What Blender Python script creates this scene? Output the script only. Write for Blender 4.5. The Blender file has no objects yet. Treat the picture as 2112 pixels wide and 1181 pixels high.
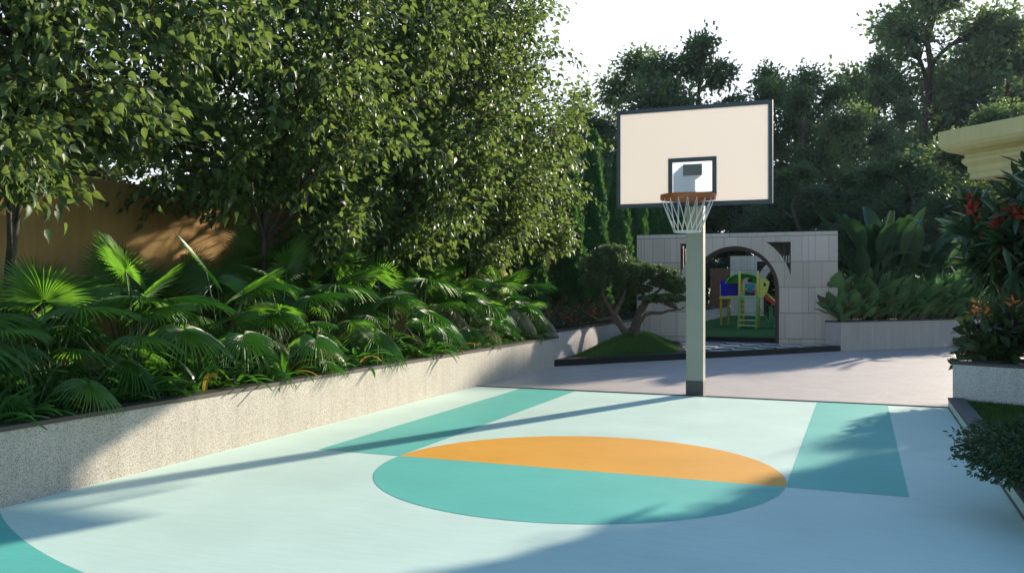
import bpy, math, random
import numpy as np
from mathutils import Vector, Matrix
from mathutils.geometry import tessellate_polygon

S = bpy.context.scene
COL = S.collection
R = math.radians
PI = math.pi
TH = R(21.8)            # the camera looks 21.8 degrees left of +Y (the length of the court)
CT, ST = math.cos(TH), math.sin(TH)
EYE = 1.6

def cam2w(x, z):        # metres to the right of / ahead of the camera -> world X, Y
    return (x * CT - z * ST, x * ST + z * CT)

# ------------------------------------------------------------------ helpers
def tag(o, label=None, cat=None, group=None, kind=None):
    if label: o['label'] = label
    if cat: o['category'] = cat
    if group: o['group'] = group
    if kind: o['kind'] = kind
    return o

def empty(name, loc=(0, 0, 0), rz=0.0, label=None, cat=None, group=None):
    o = bpy.data.objects.new(name, None)
    COL.objects.link(o)
    o.empty_display_size = 0.2
    o.location = loc
    o.rotation_euler = (0, 0, rz)
    return tag(o, label, cat, group)

def link(name, me, parent=None, mats=()):
    o = bpy.data.objects.new(name, me)
    COL.objects.link(o)
    if mats and not len(me.materials):
        for m in (mats if isinstance(mats, (list, tuple)) else [mats]):
            me.materials.append(m)
    if parent: o.parent = parent
    return o

def copy_tree(o, parent=None):
    c = o.copy()
    COL.objects.link(c)
    c.parent = parent
    for ch in list(o.children):
        copy_tree(ch, c)
    return c

class MB:
    """collects faces; build() links them as one mesh object"""
    def __init__(s):
        s.v = []; s.f = []; s.m = []; s.sm = []
    def add(s, V, F, mi=0, smooth=False):
        b = len(s.v)
        s.v.extend(tuple(p) for p in V)
        for f in F:
            s.f.append(tuple(b + int(i) for i in f)); s.m.append(mi); s.sm.append(smooth)
        return s
    def box(s, x0, x1, y0, y1, z0, z1, mi=0):
        V = [(x0,y0,z0),(x1,y0,z0),(x1,y1,z0),(x0,y1,z0),(x0,y0,z1),(x1,y0,z1),(x1,y1,z1),(x0,y1,z1)]
        return s.add(V, [(0,3,2,1),(4,5,6,7),(0,1,5,4),(1,2,6,5),(2,3,7,6),(3,0,4,7)], mi)
    def prism(s, poly, z0, z1, mi=0):          # vertical prism over a footprint (x, y)
        n = len(poly)
        a = sum(poly[i][0]*poly[(i+1)%n][1]-poly[(i+1)%n][0]*poly[i][1] for i in range(n))
        if a < 0: poly = poly[::-1]
        V = [(x, y, z0) for x, y in poly] + [(x, y, z1) for x, y in poly]
        F = [tuple(range(n))[::-1], tuple(range(n, 2*n))]
        F += [(i, (i+1)%n, n+(i+1)%n, n+i) for i in range(n)]
        return s.add(V, F, mi)
    def bar(s, a, b, w, h=None, up=(0,0,1), mi=0):   # rectangular bar between two points
        h = h or w
        a = Vector(a); b = Vector(b); d = (b-a).normalized(); u = Vector(up)
        if abs(d.dot(u)) > .98: u = Vector((0,1,0))
        r = d.cross(u).normalized(); u = r.cross(d)
        V = []
        for p in (a, b):
            for i, j in ((-1,-1),(1,-1),(1,1),(-1,1)):
                V.append(p + r*(i*w/2) + u*(j*h/2))
        return s.add(V, [(3,2,1,0),(4,5,6,7),(0,1,5,4),(1,2,6,5),(2,3,7,6),(3,0,4,7)], mi)
    def tube(s, pts, rad, n=6, mi=0, closed=False, cap=True):
        P = [Vector(p) for p in pts]
        m = len(P)
        if not hasattr(rad, '__len__'): rad = [rad]*m
        V = []
        prev = None
        for i in range(m):
            if closed: d = (P[(i+1)%m]-P[i-1]).normalized()
            else: d = (P[min(i+1,m-1)]-P[max(i-1,0)]).normalized()
            u = prev if prev is not None else (Vector((1,0,0)) if abs(d.z) > .9 else Vector((0,0,1)))
            r = d.cross(u)
            r = r.normalized() if r.length > 1e-6 else Vector((1,0,0))
            u = r.cross(d); prev = u
            for k in range(n):
                a = 2*PI*k/n
                V.append(P[i] + (r*math.cos(a)+u*math.sin(a))*rad[i])
        F = []
        for i in range(m if closed else m-1):
            j = (i+1) % m
            for k in range(n):
                l = (k+1) % n
                F.append((i*n+k, j*n+k, j*n+l, i*n+l))
        if cap and not closed:
            F.append(tuple(range(n))); F.append(tuple(range((m-1)*n, m*n))[::-1])
        return s.add(V, F, mi, True)
    def wall(s, loops, y0, y1, mi=0):          # plate in the XZ plane: outer loop + hole loops of (x, z), from y0 to y1
        tri = tessellate_polygon([[Vector((x, z, 0)) for x, z in lp] for lp in loops])
        flat = [p for lp in loops for p in lp]
        def area(t): return (flat[t[1]][0]-flat[t[0]][0])*(flat[t[2]][1]-flat[t[0]][1])-(flat[t[2]][0]-flat[t[0]][0])*(flat[t[1]][1]-flat[t[0]][1])
        n = len(flat)
        V = [(x, y0, z) for x, z in flat] + [(x, y1, z) for x, z in flat]
        F = []
        for t in tri:
            t = tuple(t)
            if area(t) < 0: t = t[::-1]
            F.append(t); F.append(tuple(n+i for i in t[::-1]))
        b = 0
        for lp in loops:
            k = len(lp)
            for i in range(k):
                j = (i+1) % k
                F.append((b+j, b+i, n+b+i, n+b+j))
            b += k
        return s.add(V, F, mi)
    def mesh(s, name, mats):
        me = bpy.data.meshes.new(name)
        me.from_pydata([tuple(v) for v in s.v], [], s.f)
        for m in (mats if isinstance(mats, (list, tuple)) else [mats]): me.materials.append(m)
        me.polygons.foreach_set('material_index', s.m)
        me.polygons.foreach_set('use_smooth', s.sm)
        me.update()
        return me
    def build(s, name, mats, parent=None, bevel=0):
        o = link(name, s.mesh(name, mats), parent)
        if bevel:
            b = o.modifiers.new('bevel', 'BEVEL'); b.width = bevel; b.segments = 2; b.limit_method = 'ANGLE'
        return o

def np_mesh(name, V, faces, mats, mat_idx=None, smooth=True):
    """faces: list of int arrays (m x k)"""
    me = bpy.data.meshes.new(name)
    V = np.asarray(V, dtype=np.float32)
    me.vertices.add(len(V)); me.vertices.foreach_set('co', V.ravel())
    loops = np.concatenate([f.ravel() for f in faces]).astype(np.int32)
    sizes = np.concatenate([np.full(len(f), f.shape[1]) for f in faces]).astype(np.int32)
    starts = np.concatenate([[0], np.cumsum(sizes)[:-1]]).astype(np.int32)
    me.loops.add(len(loops)); me.loops.foreach_set('vertex_index', loops)
    me.polygons.add(len(sizes)); me.polygons.foreach_set('loop_start', starts)
    me.polygons.foreach_set('loop_total', sizes)
    for m in (mats if isinstance(mats, (list, tuple)) else [mats]): me.materials.append(m)
    if mat_idx is not None: me.polygons.foreach_set('material_index', np.asarray(mat_idx, dtype=np.int32))
    me.polygons.foreach_set('use_smooth', np.full(len(sizes), smooth))
    me.update(calc_edges=True); me.validate()
    return me

def nrm(a):
    return a / np.maximum(np.linalg.norm(a, axis=-1, keepdims=True), 1e-9)

# leaf templates: (along, across, out of plane) and faces
HEART = (np.array([(0,0,0),(.30,0,-.06),(.60,0,-.11),(.85,0,-.22),(1.08,.05,-.42),
                   (.05,-.19,.06),(.28,-.33,.07),(.58,-.22,-.02),(.84,-.09,-.18),(.05,.19,.06),(.28,.33,.07),(.58,.22,-.02),(.84,.09,-.18)]),
         [np.array([(0,5,6,1),(1,6,7,2),(2,7,8,3),(0,1,10,9),(1,2,11,10),(2,3,12,11)]), np.array([(3,8,4),(3,4,12)])])
OVAL = (np.array([(0,0,0),(.3,-.2,.03),(.72,-.17,.0),(1,0,-.1),(.72,.17,.0),(.3,.2,.03),(.5,0,-.04)]),
        [np.array([(0,1,2,6),(0,6,4,5)]), np.array([(6,2,3),(6,3,4)])])
SPRAY = (np.array([(0,0,0),(.35,-.34,.06),(.55,-.05,0),(1,-.22,-.1),(.75,.1,0),(.8,.42,.05),(.3,.3,0)]),
         [np.array([(0,1,2),(2,3,4),(0,2,6),(2,4,5)]), np.array([(2,5,6)])])
LANCE = (np.array([(0,0,0),(.3,-.11,.02),(.7,-.09,-.04),(1,0,-.16),(.7,.09,-.04),(.3,.11,.02),(.5,0,-.05)]),
         [np.array([(0,1,2,6),(0,6,4,5)]), np.array([(6,2,3),(6,3,4)])])

def leaves(P, D, N, L, tmpl):
    P = np.asarray(P); D = nrm(np.asarray(D)); N = np.asarray(N)
    Sv = nrm(np.cross(D, N)); N = np.cross(Sv, D)
    T, fs = tmpl
    k = len(T)
    L = np.asarray(L)[:, None, None]
    V = P[:, None, :] + L*(T[None,:,0:1]*D[:,None,:] + T[None,:,1:2]*Sv[:,None,:] + T[None,:,2:3]*N[:,None,:])
    off = (np.arange(len(P))*k)[:, None, None]
    F = [(f[None] + off).reshape(-1, f.shape[1]) for f in fs]
    return V.reshape(-1, 3), F

# ------------------------------------------------------------------ materials
def newmat(name):
    m = bpy.data.materials.new(name); m.use_nodes = True
    nt = m.node_tree; nt.nodes.clear()
    out = nt.nodes.new('ShaderNodeOutputMaterial')
    return m, nt, out

def nd(nt, typ, **kw):
    n = nt.nodes.new(typ)
    for k, v in kw.items():
        if k in n.inputs: n.inputs[k].default_value = v
        else: setattr(n, k, v)
    return n

def c4(c): return (c[0], c[1], c[2], 1)

def ramp(nt, fac, stops):
    r = nt.nodes.new('ShaderNodeValToRGB')
    e = r.color_ramp.elements
    e[0].position, e[0].color = stops[0][0], c4(stops[0][1])
    e[1].position, e[1].color = stops[-1][0], c4(stops[-1][1])
    for p, c in stops[1:-1]:
        x = e.new(p); x.color = c4(c)
    nt.links.new(fac, r.inputs['Fac'])
    return r.outputs['Color']

def mixc(nt, fac, a, b, mode='MIX'):
    m = nt.nodes.new('ShaderNodeMix'); m.data_type = 'RGBA'; m.blend_type = mode
    for sock, v in ((m.inputs['Factor'], fac), (m.inputs['A'], a), (m.inputs['B'], b)):
        if hasattr(v, 'links'): nt.links.new(v, sock)
        else: sock.default_value = v if isinstance(v, (int, float)) else c4(v)
    return m.outputs['Result']

def coords(nt): return nt.nodes.new('ShaderNodeTexCoord').outputs['Object']

def noise(nt, vec, scale, detail=4, rough=.55):
    n = nd(nt, 'ShaderNodeTexNoise', Scale=scale, Detail=detail, Roughness=rough)
    if vec is not None: nt.links.new(vec, n.inputs['Vector'])
    return n.outputs['Fac']

def bsdf(nt, out, color, rough=.6, spec=.4, metal=0, bump=None, bstr=.2, bdist=.01):
    b = nd(nt, 'ShaderNodeBsdfPrincipled', Roughness=rough, Metallic=metal)
    b.inputs['Specular IOR Level'].default_value = spec
    if hasattr(color, 'links'): nt.links.new(color, b.inputs['Base Color'])
    else: b.inputs['Base Color'].default_value = c4(color)
    if bump is not None:
        bp = nd(nt, 'ShaderNodeBump', Strength=bstr, Distance=bdist)
        nt.links.new(bump, bp.inputs['Height']); nt.links.new(bp.outputs['Normal'], b.inputs['Normal'])
    nt.links.new(b.outputs['BSDF'], out.inputs['Surface'])
    return b

def plain(name, color, rough=.6, var=.12, scale=6, spec=.4, bumpscale=60, bstr=.1, metal=0, streak=0):
    m, nt, out = newmat(name)
    v = coords(nt)
    f = noise(nt, v, scale)
    lo = tuple(c*(1-var) for c in color); hi = tuple(min(1, c*(1+var)) for c in color)
    c = ramp(nt, f, [(.3, lo), (.7, hi)])
    if streak:                # rain streaks running down
        mp = nt.nodes.new('ShaderNodeMapping'); nt.links.new(v, mp.inputs['Vector']); mp.inputs['Scale'].default_value = (7, 7, .7)
        c = mixc(nt, streak, c, ramp(nt, noise(nt, mp.outputs[0], 1.6, 6, .65), [(.35, (.62,.60,.56)), (.62, (1,1,1))]), 'MULTIPLY')
    bsdf(nt, out, c, rough, spec, metal, noise(nt, v, bumpscale), bstr)
    return m

def leafmat(name, cols, trans, rough=.42, spec=.5, tw=.35, stripe=None):
    """cols: colour stops picked per leaf; trans: colour of light coming through"""
    m, nt, out = newmat(name)
    g = nt.nodes.new('ShaderNodeNewGeometry')
    k = len(cols)
    col = ramp(nt, g.outputs['Random Per Island'], [(i/max(1, k-1), c) for i, c in enumerate(cols)])
    v = coords(nt)
    col = mixc(nt, .35, col, ramp(nt, noise(nt, v, 9, 2), [(.3, (.5,.5,.5)), (.7, (1,1,1))]), 'MULTIPLY')
    b = nd(nt, 'ShaderNodeBsdfPrincipled', Roughness=rough)
    b.inputs['Specular IOR Level'].default_value = spec
    nt.links.new(col, b.inputs['Base Color'])
    t = nt.nodes.new('ShaderNodeBsdfTranslucent'); t.inputs['Color'].default_value = c4(trans)
    mx = nt.nodes.new('ShaderNodeMixShader'); mx.inputs[0].default_value = tw
    nt.links.new(b.outputs['BSDF'], mx.inputs[1]); nt.links.new(t.outputs['BSDF'], mx.inputs[2])
    nt.links.new(mx.outputs[0], out.inputs['Surface'])
    return m

def courtmat(name, color, rough=.55):
    m, nt, out = newmat(name)
    v = coords(nt)
    f = noise(nt, v, .9, 5)
    c = ramp(nt, f, [(.3, tuple(x*.91 for x in color)), (.7, tuple(min(1, x*1.05) for x in color))])
    sm = nt.nodes.new('ShaderNodeMapping'); nt.links.new(v, sm.inputs['Vector']); sm.inputs['Scale'].default_value = (1.2, 14, 1); sm.inputs['Rotation'].default_value = (0, 0, R(14))
    c = mixc(nt, .36, c, ramp(nt, noise(nt, sm.outputs[0], 2.2, 6, .7), [(.36, (.80,.80,.80)), (.6, (1,1,1))]), 'MULTIPLY')
    fine = noise(nt, v, 140, 3, .7)
    c = mixc(nt, .7, c, ramp(nt, fine, [(.35, (.82,.84,.85)), (.6, (1,1,1))]), 'MULTIPLY')
    bsdf(nt, out, c, rough, .3, 0, fine, .16, .004)
    return m

def granite(name, base, dark, scale=150):
    m, nt, out = newmat(name)
    v = coords(nt)
    vo = nd(nt, 'ShaderNodeTexVoronoi', Scale=scale); nt.links.new(v, vo.inputs['Vector'])
    sep = nt.nodes.new('ShaderNodeSeparateColor'); nt.links.new(vo.outputs['Color'], sep.inputs[0])
    c = ramp(nt, sep.outputs[0], [(.0, dark), (.16, tuple(x*.55 for x in base)), (.34, base), (1, tuple(min(1, x*1.25) for x in base))])
    c = mixc(nt, .35, c, ramp(nt, noise(nt, v, 1.6, 5), [(.3, (.78,.76,.74)), (.7, (1,1,1))]), 'MULTIPLY')
    mp = nt.nodes.new('ShaderNodeMapping'); nt.links.new(v, mp.inputs['Vector']); mp.inputs['Scale'].default_value = (5, 5, .5)
    c = mixc(nt, .28, c, ramp(nt, noise(nt, mp.outputs[0], 1.3, 6, .65), [(.36, (.60,.56,.50)), (.58, (1,1,1))]), 'MULTIPLY')
    bsdf(nt, out, c, .55, .4, 0, sep.outputs[0], .12, .003)
    return m

def tilemat(name):
    """big stone cladding tiles on a wall in the XZ plane"""
    m, nt, out = newmat(name)
    v = coords(nt)
    mp = nt.nodes.new('ShaderNodeMapping'); nt.links.new(v, mp.inputs['Vector'])
    mp.inputs['Rotation'].default_value = (-PI/2, 0, 0)
    mp.inputs['Location'].default_value = (.12, .53, 0)
    def brick(w, off, sq, sf):
        b = nd(nt, 'ShaderNodeTexBrick', offset=off, squash=sq, squash_frequency=sf, offset_frequency=2)
        b.inputs['Scale'].default_value = 1
        b.inputs['Brick Width'].default_value = w; b.inputs['Row Height'].default_value = .66
        b.inputs['Mortar Size'].default_value = .006; b.inputs['Mortar Smooth'].default_value = .1
        b.inputs['Color1'].default_value = (.50,.41,.33,1); b.inputs['Color2'].default_value = (.68,.575,.475,1)
        b.inputs['Mortar'].default_value = (.07,.065,.06,1)
        nt.links.new(mp.outputs[0], b.inputs['Vector'])
        return b
    a = brick(.46, .37, .7, 2); b = brick(.71, .22, 1.4, 3)
    c = mixc(nt, .5, a.outputs['Color'], b.outputs['Color'], 'MIX')
    st = nd(nt, 'ShaderNodeMapping'); nt.links.new(v, st.inputs['Vector']); st.inputs['Scale'].default_value = (30, 1, 2)
    c = mixc(nt, .4, c, ramp(nt, noise(nt, st.outputs[0], 2, 5), [(.3, (.75,.75,.74)), (.7, (1.0,1.0,1.0))]), 'MULTIPLY')
    bsdf(nt, out, c, .6, .35, 0, noise(nt, v, 90), .08)
    return m

def pavemat(name):
    m, nt, out = newmat(name)
    v = coords(nt)
    mp = nt.nodes.new('ShaderNodeMapping'); nt.links.new(v, mp.inputs['Vector']); mp.inputs['Rotation'].default_value = (0,0,R(8))
    b = nd(nt, 'ShaderNodeTexBrick', offset=.5)
    b.inputs['Scale'].default_value = 1; b.inputs['Brick Width'].default_value = .22; b.inputs['Row Height'].default_value = .11
    b.inputs['Mortar Size'].default_value = .004
    b.inputs['Color1'].default_value = (.41,.352,.322,1); b.inputs['Color2'].default_value = (.485,.422,.388,1); b.inputs['Mortar'].default_value = (.35,.30,.275,1)
    nt.links.new(mp.outputs[0], b.inputs['Vector'])
    c = mixc(nt, .4, b.outputs['Color'], ramp(nt, noise(nt, v, .7, 6), [(.3, (.76,.75,.75)), (.7, (1,1,1))]), 'MULTIPLY')
    bsdf(nt, out, c, .6, .35, 0, b.outputs['Fac'], .15, .003)
    return m

def checkmat(name):
    m, nt, out = newmat(name)
    v = coords(nt)
    mp = nt.nodes.new('ShaderNodeMapping'); nt.links.new(v, mp.inputs['Vector']); mp.inputs['Location'].default_value = (.1,.12,.3)
    ch = nd(nt, 'ShaderNodeTexChecker', Scale=2.15); nt.links.new(mp.outputs[0], ch.inputs['Vector'])
    ch.inputs['Color1'].default_value = (.62,.62,.63,1); ch.inputs['Color2'].default_value = (.012,.013,.016,1)
    bsdf(nt, out, ch.outputs['Color'], .25, .5)
    return m

def barkmat(name, a, b, sc=14):
    m, nt, out = newmat(name)
    v = coords(nt)
    mp = nt.nodes.new('ShaderNodeMapping'); nt.links.new(v, mp.inputs['Vector']); mp.inputs['Scale'].default_value = (1,1,.25)
    f = noise(nt, mp.outputs[0], sc, 6, .7)
    bsdf(nt, out, ramp(nt, f, [(.3, a), (.7, b)]), .85, .2, 0, f, .6, .02)
    return m

def panelmat(name, color, trans, tw, rough=.4):
    m, nt, out = newmat(name)
    b = nd(nt, 'ShaderNodeBsdfPrincipled', Roughness=rough); b.inputs['Base Color'].default_value = c4(color)
    t = nt.nodes.new('ShaderNodeBsdfTranslucent'); t.inputs['Color'].default_value = c4(trans)
    mx = nt.nodes.new('ShaderNodeMixShader'); mx.inputs[0].default_value = tw
    nt.links.new(b.outputs['BSDF'], mx.inputs[1]); nt.links.new(t.outputs['BSDF'], mx.inputs[2])
    nt.links.new(mx.outputs[0], out.inputs['Surface'])
    return m

M = {}
M['court_white'] = courtmat('court_pale_paint', (.60,.755,.645))
M['court_teal'] = courtmat('court_teal_paint', (.125,.50,.41))
M['court_orange'] = courtmat('court_orange_paint', (.80,.37,.04))
M['paving'] = pavemat('paving_bricks')
M['granite'] = granite('granite_speckle', (.46,.405,.33), (.10,.09,.078), 215)
M['granite_cool'] = granite('granite_grey', (.50,.48,.46), (.18,.18,.175), 190)
M['render_pale'] = granite('pale_granite', (.46,.405,.375), (.30,.26,.24), 320)
M['coping'] = plain('dark_coping', (.055,.045,.038), .45)
M['black_stone'] = plain('black_stone', (.012,.012,.014), .5, .12, 6, .2)
M['charcoal'] = plain('charcoal_stone', (.06,.058,.055), .6)
M['soil'] = plain('soil', (.025,.018,.012), .95, .5, 25, .1, 80, .6)
M['ochre'] = plain('ochre_render', (.52,.31,.115), .8, .08, 2.5, .2, 120, .08, 0, .35)
M['cornice'] = plain('cream_yellow_paint', (.55,.47,.235), .6, .05, 2, .3, 60, .1, 0, .25)
M['tile'] = tilemat('stone_cladding')
M['wood'] = plain('dark_wood', (.05,.024,.015), .5, .3, 12)
M['timber'] = plain('brown_timber', (.16,.075,.035), .7, .3, 12)
M['check'] = checkmat('checker_tiles')
M['turf'] = plain('play_turf', (.035,.10,.022), .95, .25, 40, .1, 220, .5)
M['lawn'] = plain('lawn', (.035,.075,.012), .95, .35, 30, .1, 200, .6)
M['earth'] = plain('garden_earth', (.03,.045,.015), .95, .4, 3, .1)
M['blade'] = leafmat('grass_blades', [(.03,.08,.012),(.06,.12,.02)], (.10,.22,.03), .6, .2, .3)
M['bark'] = barkmat('grey_brown_bark', (.035,.026,.02), (.10,.08,.062))
M['bark_pale'] = barkmat('pale_bark', (.06,.046,.036), (.17,.135,.105), 30)
M['stem'] = plain('green_stem', (.05,.10,.03), .6)
M['leaf_broad'] = leafmat('heart_leaves', [(.028,.056,.015),(.040,.076,.021),(.058,.10,.031),(.092,.135,.046)], (.22,.31,.06), .46, .28, .33)
M['leaf_far'] = leafmat('far_tree_leaves', [(.026,.052,.036),(.038,.070,.043),(.062,.10,.05)], (.22,.32,.08), .5, .4, .34)
M['leaf_cypress'] = leafmat('cypress_sprays', [(.022,.075,.03),(.034,.105,.04),(.05,.13,.048)], (.13,.30,.05), .6, .25, .3)
M['leaf_bonsai'] = leafmat('bonsai_needles', [(.05,.085,.035),(.075,.115,.045),(.10,.14,.06)], (.16,.25,.06), .55, .3, .25)
M['leaf_bush'] = leafmat('bush_leaves', [(.022,.048,.018),(.03,.062,.022),(.045,.08,.03)], (.08,.15,.03), .5, .35, .2)
M['frond'] = leafmat('palm_fronds', [(.040,.10,.02),(.060,.135,.026),(.085,.16,.036)], (.24,.55,.04), .44, .38, .40)
M['frond_dry'] = leafmat('pale_palm_fronds', [(.20,.21,.12),(.28,.26,.17)], (.30,.28,.14), .4, .5, .3)
M['strap'] = leafmat('strap_leaves', [(.02,.06,.014),(.035,.10,.02),(.05,.12,.025)], (.12,.34,.03), .38, .5, .3)
M['strap_yellow'] = leafmat('yellowed_leaves', [(.35,.21,.03),(.42,.28,.06)], (.5,.34,.05), .5, .4, .3)
M['paddle'] = leafmat('paddle_leaves', [(.018,.048,.022),(.026,.062,.026),(.04,.08,.033)], (.05,.13,.03), .48, .3, .2)
M['clump'] = leafmat('clump_leaves', [(.11,.21,.09),(.15,.27,.11),(.20,.32,.15)], (.16,.36,.08), .42, .45, .3)
M['clump_red'] = leafmat('reddish_leaves', [(.13,.14,.06),(.12,.17,.07),(.20,.13,.07)], (.3,.2,.08), .45, .4, .25)
M['whorl'] = leafmat('long_dark_leaves', [(.025,.052,.028),(.035,.07,.034),(.055,.095,.05)], (.08,.18,.04), .25, .7, .2)
M['red'] = leafmat('red_petals', [(.30,.04,.028),(.40,.075,.045),(.22,.025,.02)], (.6,.1,.05), .5, .3, .3)
M['orange_petal'] = leafmat('orange_bracts', [(.70,.16,.03),(.80,.28,.05),(.75,.10,.04)], (.9,.3,.05), .5, .3, .35)
M['board'] = panelmat('cream_backboard', (.75,.71,.665), (.86,.80,.745), .5)
M['glass_panel'] = panelmat('white_acrylic', (.85,.86,.88), (.95,.95,.95), .62)
M['slate'] = plain('slate_blue_frame', (.035,.048,.06), .45, .06)
M['post'] = plain('grey_green_post', (.26,.27,.215), .5, .05, 3)
M['post_base'] = plain('dark_post_sleeve', (.055,.062,.055), .5, .08)
M['block'] = plain('grey_mounting_block', (.12,.125,.11), .5, .06)
M['rim'] = plain('orange_brown_rim', (.34,.10,.022), .45, .12)
M['rope'] = plain('white_cord', (.72,.72,.70), .8, .05)
M['yellow'] = plain('yellow_plastic', (.62,.56,.07), .4, .05)
M['green'] = plain('green_plastic', (.04,.55,.06), .4, .05)
M['blue'] = plain('blue_plastic', (.006,.006,.42), .45, .05, 6, .15)
M['red_plastic'] = plain('red_plastic', (.65,.03,.025), .35, .05)
M['pale_tread'] = plain('pale_green_tread', (.42,.50,.32), .5, .05)
M['tube_green'] = plain('green_steel_tube', (.10,.36,.14), .4, .05)
M['skin'] = plain('skin', (.50,.30,.21), .55, .04)
M['hair'] = plain('dark_brown_hair', (.035,.018,.012), .6, .2, 40)
M['shirt'] = plain('teal_cloth', (.035,.26,.30), .8, .06)
M['shorts'] = plain('dark_cloth', (.05,.05,.07), .8, .06)

# ------------------------------------------------------------------ the setting
CX = -2.34                      # middle of the court
XL, XR, YB = -5.80, 1.02, 12.95
def sheet(name, poly, z, m):
    b = MB(); b.add([(x, y, z) for x, y in poly], [tuple(range(len(poly)))])
    return tag(b.build(name, M[m]), kind='structure')

sheet('ground', [(-160,-60),(160,-60),(160,200),(-160,200)], -.03, 'earth')
sheet('paving', [(XL-.1, YB+.02),(9, YB+.02),(9, 32),(XL-.1, 32)], -.004, 'paving')
sheet('court_surface', [(XL, -4),(XR, -4),(XR, YB),(XL, YB)], .0, 'court_white')
yc = 7.36
stripe_l = [(CX-2.65, yc),(CX-1.75, yc),(CX-1.78, YB-.004),(CX-2.68, YB-.004)]
stripe_r = [(CX+1.75, yc),(CX+2.65, yc),(CX+2.62, YB-.004),(CX+1.72, YB-.004)]
sheet('painted_stripe', stripe_l, .002, 'court_teal')
sheet('painted_stripe', stripe_r, .002, 'court_teal')
half = lambda a0, a1: [(CX+1.75*math.cos(a0+(a1-a0)*i/96), yc+1.75*math.sin(a0+(a1-a0)*i/96)) for i in range(97)]
sheet('painted_orange_half_circle', half(0, PI), .002, 'court_orange')
sheet('painted_teal_half_circle', half(PI, 2*PI), .002, 'court_teal')
arc = []
for i in range(121):            # teal ground outside the three point arc
    x = XL + .002 + (XR-.004-XL)*i/120
    arc.append((x, 9.5 - math.sqrt(max(0, 6.05**2-(x-CX)**2))))
sheet('painted_corner', [(XL+.002,-3.99)] + [(XR-.002,-3.99)] + arc[::-1], .002, 'court_teal')
b = MB(); b.box(XL, XR+.2, YB, YB+.045, -.02, .012)
tag(b.build('edge_strip', M['coping']), kind='structure')

# ---- left planter bed
def planter(name, label, poly, h, wall_m, cop_m, loc=(0,0,0), t=.18, cop=.035, over=.012, soil_drop=.06):
    root = empty(name, (poly[0][0], poly[0][1], 0), 0, label, 'planter')
    ox, oy = poly[0]
    P = [(x-ox, y-oy) for x, y in poly]
    n = len(P)
    if sum(P[i][0]*P[(i+1)%n][1]-P[(i+1)%n][0]*P[i][1] for i in range(n)) < 0: P = P[::-1]
    def inset(d):
        out = []
        for i in range(n):
            a, c, e = Vector(P[i-1]), Vector(P[i]), Vector(P[(i+1)%n])
            d1, d2 = (c-a).normalized(), (e-c).normalized()
            n1, n2 = Vector((-d1.y, d1.x)), Vector((-d2.y, d2.x))
            k = (n1+n2); k = k/max(.2, 1+n1.dot(n2))
            out.append((c.x+k.x*d, c.y+k.y*d))
        return out
    inn = inset(t)
    def ring(o, i, z0, z1):
        V = [(x,y,z0) for x,y in o]+[(x,y,z1) for x,y in o]+[(x,y,z0) for x,y in i]+[(x,y,z1) for x,y in i]
        F = []
        for k in range(n):
            j = (k+1)%n
            F += [(k,j,n+j,n+k),(2*n+j,2*n+k,3*n+k,3*n+j),(n+k,n+j,3*n+j,3*n+k),(j,k,2*n+k,2*n+j)]
        return V, F
    w = MB(); w.add(*ring(P, inn, -.02, h-cop)); w.build('wall', M[wall_m], root)
    c = MB(); c.add(*ring(inset(-over), inset(t+over), h-cop, h)); c.build('coping', M[cop_m], root)
    s = MB(); s.add([(x,y,h-soil_drop) for x,y in inset(t*.6)], [tuple(range(n))]); s.build('soil', M['soil'], root)
    return root

planter('raised_planter', 'long speckled granite planter with dark coping beside the court, full of fan palms',
        [(XL, -4), (XL, 17.05), (-8.55, 17.05), (-8.55, -4)], .585, 'granite', 'coping')
planter('raised_planter', 'pale planter wall under the cypress row, beyond the fan palm bed',
        [(XL-.03, 17.10), (XL-.03, 41.5), (-8.5, 41.5), (-8.5, 17.10)], .70, 'render_pale', 'coping')
b = MB(); b.box(-8.95, -8.6, -5, 42.2, -.03, 2.9)
tag(b.build('boundary_wall', M['ochre'], None, .01), 'tall ochre rendered wall behind the fan palms, dappled with sun', 'wall')

# ---- bed with plinth, mound and checkered floor
pl = [(XL+.0, 16.78), (-.57, 23.40), (-.60, 24.12), (XL+.0, 24.12)]
b = MB(); b.prism(pl, -.02, .13)
tag(b.build('stone_plinth', M['black_stone'], None, .008), 'low black stone plinth under the grass mound and checkered floor', 'plinth')
sheet('checkered_floor', [(-3.66,19.60), (-.70,23.36), (-.70,23.72), (-4.66,23.72)], .134, 'check')
G = [(XL+.03,17.0), (-3.72,19.50), (-4.70,23.70), (XL+.03,23.70)]
pk = (-5.0, 20.3)
def edge_pts(poly, m):
    out = []
    n = len(poly)
    for i in range(n):
        a, c = poly[i], poly[(i+1)%n]
        for k in range(m): out.append((a[0]+(c[0]-a[0])*k/m, a[1]+(c[1]-a[1])*k/m))
    return out
E = edge_pts(G, 14)
V = []; F = []; K = 14
def mound_h(t): return .10 + .42*(.5-.5*math.cos(PI*min(1, t*1.06)))**.8
for k in range(K+1):
    t = k/K
    for x, y in E:
        V.append((x+(pk[0]-x)*t, y+(pk[1]-y)*t, mound_h(t) + (.012*math.sin(9*x+4*y)*math.sin(7*y) if 0 < k else 0)))
n = len(E)
for k in range(K):
    for i in range(n):
        j = (i+1)%n
        F.append((k*n+i, k*n+j, (k+1)*n+j, (k+1)*n+i))
mm = MB(); mm.add(V, F, 0, True)
tag(mm.build('grass_mound', M['lawn']), kind='structure')
rng = np.random.default_rng(5)
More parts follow.
